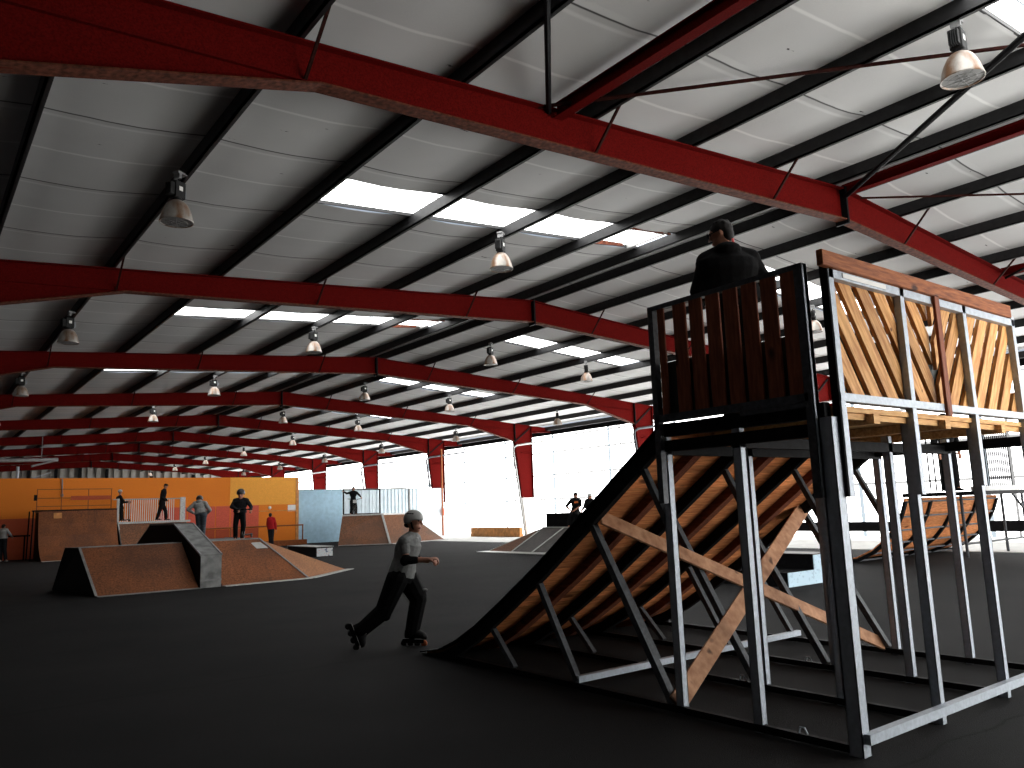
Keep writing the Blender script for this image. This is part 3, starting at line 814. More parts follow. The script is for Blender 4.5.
# --- right bank with hip
r = root('bank_ramp', 'brown bank ramp with a pointed hip right of the grey ledge', 'skate ramp', (6.6, 18.2, 0))
B = [(5.665, 17.95, 0), (7.72, 18.15, 0), (9.55, 19.95, 0), (9.5, 23.2, 0), (5.665, 23.4, 0)]
Tt = [(5.665, 19.3, HB), (6.98, 19.38, HB), (6.98, 21.9, HB), (5.665, 21.9, HB)]
MB().add(B + Tt, [(4,3,2,1,0), (2,3,7,6), (3,4,8,7), (4,0,5,8)]).build('body', 'black', r)
MB().prism([B[0], B[1], Tt[1], Tt[0]], (0, -.018, .012)).build('riding_face', 'ply', r)
MB().prism([B[1], B[2], Tt[2], Tt[1]], (.010, -.010, .012)).build('hip_face', 'plyhip', r)
MB().prism(Tt, (0, 0, .015)).build('top_deck', 'plydark', r)
e = MB().bar(V(B[0]) + V((0, -.12, .014)), V(B[1]) + V((0, -.12, .014)), .24, .014).bar(V(B[1]) + V((.04, -.1, .014)), V(B[2]) + V((.12, -.02, .014)), .2, .014)
e.build('apron', 'trim', r)
e = MB().bar(V(B[1]) + V((0, -.02, .02)), V(Tt[1]) + V((0, -.02, .02)), .06, .014).bar(V(Tt[0]) + V((0, 0, .02)), V(Tt[1]) + V((0, 0, .02)), .06, .02).bar(V(Tt[1]) + V((0, 0, .02)), V(Tt[2]) + V((0, 0, .02)), .06, .02)
e.build('steel_edge', 'grey', r)
MB().prism([(6.80, 19.05, .715), (7.08, 19.05, .715), (6.96, 19.26, .85), (6.72, 19.26, .85)], (0, -.022, .016)).build('sticker', 'helmgrey', r)
# --- graffiti box
r = root('grind_box', 'low black grind box with a scribbled pale end panel', 'skate box', (12.1, 28, 0))
MB().box(11.78, 12.42, 27.0, 29.6, 0, .345).build('body', 'black', r)
MB().box(11.80, 12.40, 26.985, 27.0, .02, .30).build('end_panel', 'graf', r)
MB().box(11.76, 12.44, 26.98, 29.62, .34, .36).build('top_plate', 'trim', r)
# --- quarter pipe at the far left
def curve(y0, y1, h, n=10, p=1.9):
    return [(y0 + (y1 - y0) * (i / n), h * (i / n) ** p) for i in range(n + 1)]
r = root('quarter_pipe', 'tall brown quarter pipe with rails against the orange wall', 'skate ramp', (6, 37.2, 0))
cv = [(37.3 + 1.45 * math.sin(t), 2.05 - 2.05 * math.cos(t) ** 1.0) for t in [math.pi / 2 * i / 10 for i in range(11)]]
cv = [(37.25, 0.0), (37.9, .22), (38.3, .55), (38.6, 1.0), (38.78, 1.5), (38.85, 2.03)]
m = MB()
for (a, za), (b, zb) in zip(cv, cv[1:]): m.hexa([(4.6, a, za), (7.6, a, za), (7.6, b, zb), (4.6, b, zb), (4.6, a + .03, za - .02), (7.6, a + .03, za - .02), (7.6, b + .03, zb - .02), (4.6, b + .03, zb - .02)])
m.build('riding_face', 'ply', r)
sd = [(4.62, y + .03, z) for y, z in cv] + [(4.62, 40.0, 2.0), (4.62, 40.0, 0)]
MB().prism(sd, (.04, 0, 0)).build('side_panel', 'black', r)
MB().prism([(7.54 + p[0] - 4.62, p[1], p[2]) for p in sd], (.04, 0, 0)).build('side_panel', 'black', r)
MB().box(4.6, 7.6, 38.86, 40.0, 1.97, 2.03).build('deck', 'plydark', r)
MB().tube([(4.35, 38.86, 2.05), (7.6, 38.86, 2.05)], .03).build('coping', 'black', r)
MB().tube([(4.38, 38.6, 2.05), (4.35, 38.6, 0)], .03).tube([(4.38, 39.9, 2.05), (4.35, 39.9, 0)], .03).build('scaffold_leg', 'black', r)
MB().box(4.6, 7.6, 37.1, 37.27, 0, .02).build('apron', 'trim', r)
MB().box(5.15, 5.45, 38.80, 38.83, 1.72, 1.95).build('patch', 'tan', r)
gr = MB()
for z in (2.25, 2.6, 2.98): gr.tube([(4.6, 39.8, z), (7.55, 39.8, z)], .018, 6)
for x in (4.62, 5.55, 6.6, 7.53): gr.tube([(x, 39.8, 2.0), (x, 39.8, 2.98)], .02, 6)
gr.build('back_rail', 'rustrail', r)
MB().box(5.9, 7.5, 39.76, 39.79, 2.5, 2.68).build('rail_board', 'dkorange', r)
MB().box(4.5, 4.62, 39.76, 39.82, 2.5, 2.75).build('end_plate', 'black', r)
# --- platform with baluster railing beside it
r = root('deck_platform', 'raised platform with pale baluster railing where two riders stand', 'skate ramp', (9.3, 39, 0))
MB().box(7.66, 10.75, 38.9, 40.4, 1.38, 1.47).build('deck', 'trim', r)
MB().prism([(7.7, 38.95, 1.38), (10.6, 38.95, 1.38), (10.6, 37.6, 0), (7.7, 37.6, 0)], (0, .03, -.01)).build('riding_face', 'plyfar', r)
MB().tube([(7.68, 38.9, 1.38), (7.74, 38.4, .55), (7.9, 37.9, .15)], .035).build('side_trim', 'trim', r)
MB().box(7.7, 10.6, 38.95, 40.3, 0, 1.37).build('body', 'black', r)
rl = MB().tube([(7.7, 40.3, 2.5), (10.75, 40.3, 2.5)], .025).build('railing', 'trim', r)
for k in range(26):
    x = 8.05 + k * .092
    MB().box(x - .014, x + .014, 40.28, 40.31, 1.47, 2.5).build('baluster', 'white', rl)
MB().box(10.55, 10.78, 39.9, 40.0, 1.47, 2.55).build('end_panel', 'trim', rl)
MB().box(7.62, 7.72, 39.0, 39.1, 1.45, 2.5).build('end_post', 'trim', rl)
# --- far corner bank, right of the blue wall
r = root('corner_bank', 'brown corner bank ramp before the blue wall with a cyclist on top', 'skate ramp', (18, 34.5, 0))
a0, a1, a2 = (16.35, 35.0, 0), (18.3, 33.55, 0), (22.2, 34.9, 0)
t0, t1, t2, t3 = (17.15, 36.2, 1.41), (18.95, 35.55, 1.41), (20.78, 36.18, 1.41), (20.6, 40.0, 1.42)
t4 = (18.5, 38.6, 1.41)
mid = (16.55, 35.35, .30)
MB().add([a0, a1, t1, t0, (16.75, 35.65, .62)], [(0, 1, 2, 3, 4)]).build('riding_face', 'plyfar', r)
MB().add([a1, a2, t2, t1], [(0, 1, 2, 3)]).build('hip_face', 'plyfar', r)
MB().add([t0, t1, t2, t3, t4], [(0, 1, 2, 3, 4)]).build('deck', 'trim', r)
b4, b3 = (18.5, 38.6, 0), (20.6, 40, 0)
MB().add([a0, t0, t4, b4, t3, b3, t2, a2, (16.75, 35.65, .62)], [(0, 8, 1, 2, 3), (3, 2, 4, 5), (5, 4, 6, 7)]).build('body', 'black', r)
e = MB().bar(V(a0) + V((0, -.1, .03)), V(a1) + V((0, -.1, .03)), .2, .03).bar(V(a1) + V((0, -.1, .03)), V(a2) + V((0, -.1, .03)), .2, .03)
e.bar(V(a1) + V((0, -.02, .03)), V(t1) + V((0, -.02, .03)), .10, .03).bar(V(t0), V(t1), .1, .08).bar(V(t1), V(t2), .1, .08)
e.build('steel_edge', 'trim', r)
# gate at the top of that bank
r = root('baluster_gate', 'dark framed gate of pale bars behind the cyclist', 'gate', (18.6, 37.9, 1.41))
gt = MB(); ga, gb = V((18.15, 38.2, 1.46)), V((20.25, 38.2, 1.46)); up = V((0, 0, 1.27))
for p, q in ((ga, ga + up), (gb, gb + up), (ga + up, gb + up), (ga, gb)): gt.bar(p, q, .06, .06, (0, 1, .01))
gt.build('frame', 'black', r)
for k in range(13):
    p = ga.lerp(gb, (k + .7) / 13.4); MB().bar(p, p + up, .05, .03, (0, 1, 0)).build('bar', 'whiteblue', r)
# --- middle bank facing left
r = root('bank_ramp', 'dark low bank ramp with white strips beyond the tall ramp', 'skate ramp', (17.2, 21, 0))
b0, b1, b2 = (16.5, 23.1, 0), (16.5, 21.75, 0), (16.5, 17.5, 0)
q0, q2 = (17.93, 21.75, .745), (17.93, 17.5, .745)
MB().prism([b1, b2, q2, q0], (-.012, 0, .014)).build('riding_face', 'plydark', r)
MB().prism([b0, b1, q0], (-.010, .010, .012)).build('hip_face', 'plyfar', r)
MB().add([b0, b1, b2, q2, q0, (21, 17.5, .745), (21, 21.75, .745), (21, 17.5, 0), (21, 23.1, 0)], [(0, 4, 6, 8), (4, 3, 5, 6), (3, 2, 7, 5), (6, 5, 7, 8)]).build('body', 'black', r)
e = MB()
for y in (21.75, 20.65, 19.5): e.bar((16.48, y, .03), (17.92, y, .775), .06, .02)
e.bar((16.25, 23.1, .018), (16.25, 17.5, .018), .55, .02).bar((17.93, 21.75, .77), (17.93, 17.5, .77), .10, .04).bar(V(b0) + V((0, 0, .02)), V(q0) + V((0, 0, .02)), .05, .02)
e.build('apron', 'helmgrey', r)
r = root('grind_box', 'tall black box behind the low dark bank where two friends sit', 'skate box', (19, 21, .75))
MB().box(18.55, 19.6, 17.8, 22.35, .75, 1.225).build('body', 'black', r)
MB().box(18.53, 19.62, 17.78, 22.37, 1.225, 1.24).build('top_plate', 'plydark', r)
# --- stepped box
r = root('step_box', 'stepped black box with pale blue end behind the crossed planks', 'skate box', (12.5, 8.5, 0))
sp = [(11.8, 0), (13.12, 0), (13.12, .49), (12.58, .49), (12.58, .235), (11.8, .235)]
MB().prism([(x, 8.0, z) for x, z in sp], (0, 1.9, 0)).build('body', 'black', r)
MB().prism([(x, 7.985, z) for x, z in sp], (0, .015, 0)).build('end_panel', 'bluebox', r)
MB().box(12.56, 13.14, 7.98, 9.92, .485, .5).build('top_plate', 'plydark', r)
MB().box(11.9, 13.2, 9.8, 9.9, .47, .51).build('coping', 'trim', r)

# --- wooden quarter pipe seen from behind, at right
r = root('quarter_pipe', 'wooden quarter pipe seen from behind between the tower posts', 'skate ramp', (19, 8.4, 0))
qc = [(10.15, .01), (9.7, .10), (9.35, .26), (9.05, .48), (8.8, .76), (8.62, 1.05), (8.5, 1.36)]
X0, X1 = 17.0, 21.6
m = MB()
for (a, za), (b, zb) in zip(qc, qc[1:]): m.hexa([(X0, a, za), (X1, a, za), (X1, b, zb), (X0, b, zb), (X0, a, za + .03), (X1, a, za + .03), (X1, b + .02, zb + .02), (X0, b + .02, zb + .02)])
m.build('riding_face', 'rampply', r)
for x in (17.02, 18.15, 19.3, 20.45, 21.58):
    m = MB()
    for (a, za), (b, zb) in zip(qc, qc[1:]): m.bar((x, a, max(.03, za - .05)), (x, b, zb - .05), .06, .09, (1, 0, 0))
    m.build('rib', 'black', r)
m = MB()
for (a, za) in qc[1:]: m.bar((X0, a, max(.02, za - .06)), (X1, a, max(.02, za - .06)), .035, .035)
m.build('cross_rail', 'galvdark', r)
MB().box(X0 - .1, X1 + .2, 7.0, 8.5, 1.40, 1.48).build('deck', 'black', r)
for x, y in ((17.2, 7.05), (19.4, 7.05), (21.6, 7.05), (19.4, 8.4), (21.6, 8.4), (17.2, 8.4)): MB().tube([(x, y, 0), (x, y, 1.42)], .035).build('leg', 'galvdark', r)
MB().tube([(19.4, 7.05, .35), (21.6, 7.05, .35)], .025).tube([(19.4, 8.4, .3), (23.5, 8.4, .3)], .025).tube([(21.6, 7.05, .9), (22.3, 7.05, 1.4)], .025).tube([(19.4, 7.05, .95), (18.7, 7.05, 1.4)], .025).build('brace_tube', 'galvdark', r)
g = MB().tube([(17.2, 8.45, 2.95), (22.3, 8.45, 2.95)], .03).build('railing', 'black', r)
for k in range(9): MB().tube([(17.3 + k * .27, 8.45, 1.5), (17.3 + k * .27, 8.45, 2.95)], .019, 6).build('baluster', 'black', g)
for k in range(20): MB().tube([(20.25 + k * .117, 8.45, 1.55), (20.25 + k * .117, 8.45, 2.95)], .017, 6).build('baluster', 'black', g)
MB().box(20.2, 22.6, 8.35, 8.5, 1.48, 1.6).build('end_deck', 'trim', r)
MB().tube([(22.9, 8.42, 0), (22.9, 8.42, 1.5)], .035).tube([(23.7, 8.42, 0), (23.7, 8.42, 1.5)], .035).tube([(22.95, 8.42, 1.0), (23.6, 8.42, 1.45)], .02).build('leg', 'galvdark', r)
#PEOPLE
# ================================================================= PEOPLE
RZ = math.atan2(-.61, .792)          # people are laid out in axes across and along the view of the hall
def nrm(v): return V(v).normalized()
def hand(mb, wr, d, nrmal, H, curl, side, grip=False):
    d = nrm(d); n = V(nrmal); n = (n - d * n.dot(d)).normalized(); lat = d.cross(n) * side
    s = H / 1.5
    pc = wr + d * .042 * s
    mb.ell(pc, .036 * s, .046 * s, .016 * s, lat, d, n)
    for k, (o, L) in enumerate(((-.026, .064), (-.0088, .074), (.0088, .070), (.026, .056))):
        p = wr + d * .078 * s + lat * o * s
        c1, c2, c3 = curl * .5, curl * 1.3, curl * 1.9
        seg = L * s / 2.4; q = p
        for c in (c1, c2, c3):
            dd = (d * math.cos(c) + n * math.sin(c) + lat * o * 2.2).normalized(); e = q + dd * seg
            mb.cap(q, e, .0082 * s, .0074 * s, 8, 3); q = e
    p = wr + d * .028 * s - lat * .03 * s
    q = p + (d * .6 - lat * .65 + n * .35).normalized() * .036 * s; e = q + (d * .85 - lat * .15 + n * (.3 + .5 * curl)).normalized() * .03 * s
    mb.cap(p, q, .012 * s, .0095 * s, 8, 3); mb.cap(q, e, .0095 * s, .0082 * s, 8, 3)
def torso(mb, J, H, k=1.0, lo=-.10, hi=1.0, wk=1.0):
    P, N = J['pelvis'], J['neck']
    hl = nrm(J['hipR'] - J['hipL']); sl = nrm(J['shR'] - J['shL']); ax = N - P
    sw = (J['shR'] - J['shL']).length / 2
    prof = [(-.14, .070, .070), (-.02, .096, .074), (.15, .092, .068), (.38, .080, .060), (.60, .090, .068), (.78, .096, .066), (.90, .062, .052), (.98, .045, .042), (1.06, .036, .036)]
    secs = []
    for t, a, b in prof:
        if t < lo - 1e-6 or t > hi + 1e-6: continue
        tt = min(1, max(0, t)); l = (hl * (1 - tt) + sl * tt).normalized()
        f = ax.cross(l).normalized(); l = f.cross(ax).normalized()
        aa = a * H * k * wk
        if .55 < t < .85: aa = min(max(aa, sw * .92 * k), sw * 1.12 * k)
        bow = f * (-.012 * H * math.sin(math.pi * tt))
        secs.append((P + ax * t + bow, l * aa, f * b * H * k * (1.0)))
    mb.loft(secs)
    if hi > .5:
        for q in ('shL', 'shR'): mb.cap(N + ax * -.02, J[q], .040 * H * min(k, 1.15), .040 * H * min(k, 1.2))
def headframe(face):
    f = nrm(face); r = f.cross(V((0, 0, 1))).normalized(); u = r.cross(f); return f, r, u
def build_person(name, label, base, J, H, face, gear, voxel=.012, look=None, hands=None, hh=None):
    J = {k: V(v) for k, v in J.items()}
    f, r_, u = headframe(face); hh = hh or .142 * H
    rt = root(name, label, 'person', base, RZ)
    hc = J['head']
    for s in 'LR':
        J.setdefault('toe' + s, J['an' + s] + V((f.x, f.y, 0)).normalized() * .12 + V((0, 0, -.05)))
    # ---- continuous body
    b = MB()
    torso(b, J, H, .95)
    b.cap(J['neck'] - (hc - J['neck']) * .15, hc - u * .15 * hh, .034 * H, .032 * H)
    b.ell(hc + u * .08 * hh - f * .03 * hh, .335 * hh, .41 * hh, .40 * hh, r_, f, u)
    b.ell(hc - u * .24 * hh + f * .10 * hh, .245 * hh, .27 * hh, .25 * hh, r_, f, u)
    b.ell(hc - u * .40 * hh + f * .25 * hh, .11 * hh, .10 * hh, .08 * hh, r_, f, u)
    b.cap(hc + u * .06 * hh + f * .36 * hh, hc - u * .09 * hh + f * .46 * hh, .04 * hh, .058 * hh, 8, 3)
    b.cap(hc + u * .13 * hh + f * .36 * hh - r_ * .16 * hh, hc + u * .13 * hh + f * .36 * hh + r_ * .16 * hh, .04 * hh, .04 * hh, 8, 3)
    b.cap(hc - u * .27 * hh + f * .35 * hh - r_ * .08 * hh, hc - u * .27 * hh + f * .35 * hh + r_ * .08 * hh, .04 * hh, .04 * hh, 8, 3)
    for s in (-1, 1): b.ell(hc - f * .02 * hh + r_ * s * .34 * hh - u * .02 * hh, .04 * hh, .075 * hh, .12 * hh, r_, f, u)
    for s, sd in (('L', -1), ('R', 1)):
        b.cap(J['sh' + s], J['el' + s], .031 * H, .024 * H); b.cap(J['el' + s], J['wr' + s], .025 * H, .017 * H)
        b.cap(J['hip' + s], J['kn' + s], .050 * H, .033 * H); b.cap(J['kn' + s], J['an' + s], .034 * H, .023 * H)
        cf = J['kn' + s].lerp(J['an' + s], .3); b.cap(cf - V((f.x, f.y, 0)) * .01 * H, J['kn' + s].lerp(J['an' + s], .6), .036 * H, .028 * H)
        b.cap(J['an' + s], J['toe' + s], .026 * H, .020 * H)
        d = (hands or {}).get(s)
        hd = (J['ha' + s] - J['wr' + s]) if ('ha' + s) in J else (J['wr' + s] - J['el' + s])
        hand(b, J['wr' + s], hd, (d or {}).get('n', (0, 0, -1)), H, (d or {}).get('curl', .6), sd)
    b.remesh('body', 'skin', rt, voxel)
    # ---- clothes
    top, sleeve, tm = gear.get('top', 'charcoal'), gear.get('sleeve', 1.0), gear.get('loose', 1.16)
    c = MB(); torso(c, J, H, tm, -.02 if gear.get('hem', 0) == 0 else -.14, .98, gear.get('wide', 1.0))
    for s in 'LR':
        e = J['sh' + s].lerp(J['el' + s], min(1, sleeve * 2) if sleeve < .5 else 1)
        c.cap(J['sh' + s], e, .042 * H, .036 * H)
        if sleeve >= .5: c.cap(J['el' + s], J['el' + s].lerp(J['wr' + s], .92), .036 * H, .026 * H)
    if gear.get('hood'):
        bk = V(gear['back']) if 'back' in gear else -f
        c.ell(J['neck'] + bk * .045 * H + V((0, 0, -.01)), .065 * H, .05 * H, .035 * H)
    tp = c.remesh(gear.get('topname', 'jacket'), top, rt, voxel)
    c = MB(); torso(c, J, H, 1.08 * gear.get('legk', 1) ** .6, -.14, .16)
    for s in 'LR':
        lg = gear.get('leg', 1.0); lk = gear.get('legk', 1.0) * H
        c.cap(J['hip' + s], J['kn' + s], .064 * lk, .050 * lk)
        if lg >= 1: c.cap(J['kn' + s], J['kn' + s].lerp(J['an' + s], 1.0), .050 * lk, .042 * lk)
    c.remesh(gear.get('legname', 'trousers'), gear.get('bottom', 'blackcloth'), rt, voxel)
    if gear.get('shoes', True):
        for s in 'LR':
            a, t = J['an' + s], J['toe' + s]; d = t - a; d.z = 0; d = nrm(d); zz = min(a.z, t.z) - .03
            lat = d.cross(V((0, 0, 1)))
            zf = max(0.0, zz) if gear.get('ground', True) else zz
            c = MB(); ht = .075
            secs = [(-.07, .030, .05), (-.03, .036, .085), (.05, .040, .075), (.11, .042, .05), (.155, .036, .036), (.175, .016, .02)]
            c.loft([(V((a.x, a.y, zf)) + d * p * H / 1.5 + V((0, 0, h * .5)), lat * wv * H / 1.5, V((0, 0, h * .5))) for p, wv, h in secs], 12)
            c.build('shoe', gear.get('shoe', 'blackcloth'), rt, True, 0, True)
    # ---- head gear
    hg = gear.get('head', 'hair')
    if hg.startswith('helm'):
        m = MB(); ring = []
        n, k = 24, 9
        vs = []; fs = []
        X, Y, Z = r_ * .43 * hh, f * .50 * hh, u * .46 * hh; c0 = hc + u * .12 * hh - f * .02 * hh
        for sc in (1.0, .92):
            for i in range(k + 1):
                for j in range(n):
                    a = 6.283185 * j / n
                    low = -.06 + (-.42 if math.sin(a) < .3 else .0) * (1 if math.sin(a) < -.0 else max(0, 1 - math.sin(a) / .3))
                    t = math.asin(max(-1, low)) + (math.pi / 2 - math.asin(max(-1, low))) * i / k
                    vs.append(c0 + (X * math.cos(t) * math.cos(a) + Y * math.cos(t) * math.sin(a) + Z * math.sin(t)) * sc)
        N = (k + 1) * n
        for q in (0, 1):
            for i in range(k):
                for j in range(n): fs.append((q*N + i*n + j, q*N + i*n + (j+1) % n, q*N + (i+1)*n + (j+1) % n, q*N + (i+1)*n + j))
        for j in range(n): fs.append((j, (j+1) % n, N + (j+1) % n, N + j))
        m.add(vs, fs)
        hm = m.build('helmet', hg.replace('helm_', ''), rt, True, 0, True)
        if gear.get('detail'):
            for s in (-1, 1):
                for yy in (-.22, .02, .24):
                    MB().ell(c0 + X * s * .80 * math.sqrt(1 - yy * yy) + Y * yy + Z * .58, .02 * hh, .07 * hh, .03 * hh, r_, f, u).build('vent', 'helmblack', hm, True, 0, True)
            m = MB()
            for s in (-1, 1): m.tube([c0 + X * s * .93 - u * .15 * hh + f * .1 * hh, hc - u * .25 * hh + r_ * s * .27 * hh + f * .08 * hh, hc - u * .47 * hh + f * .16 * hh], .012, 6)
            m.build('chin_strap', 'blackcloth', hm, False, 0, True)
            m = MB().ell(c0 - Y * .55 - u * .28 * hh, .3 * hh, .16 * hh, .14 * hh, r_, f, u); m.build('lining', 'blackcloth', hm, True, 0, True)
    elif hg in ('hair', 'cap'):
        m = MB(); m.ell(hc + u * .15 * hh - f * .07 * hh, .37 * hh, .42 * hh, .37 * hh, r_, f, u); m.ell(hc - u * .06 * hh - f * .22 * hh, .33 * hh, .24 * hh, .30 * hh, r_, f, u)
        for k in range(26):
            a = random.uniform(0, 6.28); t = random.uniform(.1, 1.2)
            p = hc + u * .15 * hh - f * .07 * hh + r_ * .36 * hh * math.cos(a) * math.cos(t) + f * .40 * hh * math.sin(a) * math.cos(t) + u * .36 * hh * math.sin(t)
            m.ell(p, .07 * hh, .07 * hh, .05 * hh, r_, f, u, 8, 6)
        m.remesh('hair', 'hair', rt, .008)
        if hg == 'cap':
            m = MB().ell(hc + u * .2 * hh - f * .03 * hh, .40 * hh, .46 * hh, .32 * hh, r_, f, u); m.loft([(hc + u * .2 * hh + f * q * hh, r_ * wv * hh, u * .025 * hh) for q, wv in ((.3, .34), (.55, .3), (.75, .15))], 10)
            m.remesh('cap', gear.get('capmat', 'blackcloth'), rt, .01)
    for s in (-1, 1):
        MB().ell(hc + u * .06 * hh + f * .345 * hh + r_ * s * .145 * hh, .05 * hh, .035 * hh, .04 * hh, r_, f, u).build('eye', 'eye', rt, True, 0, True)
    MB().ell(hc - u * .27 * hh + f * .375 * hh, .10 * hh, .03 * hh, .035 * hh, r_, f, u).build('mouth', 'lips', rt, True, 0, True)
    return rt, J, (f, r_, u, hh, hc)

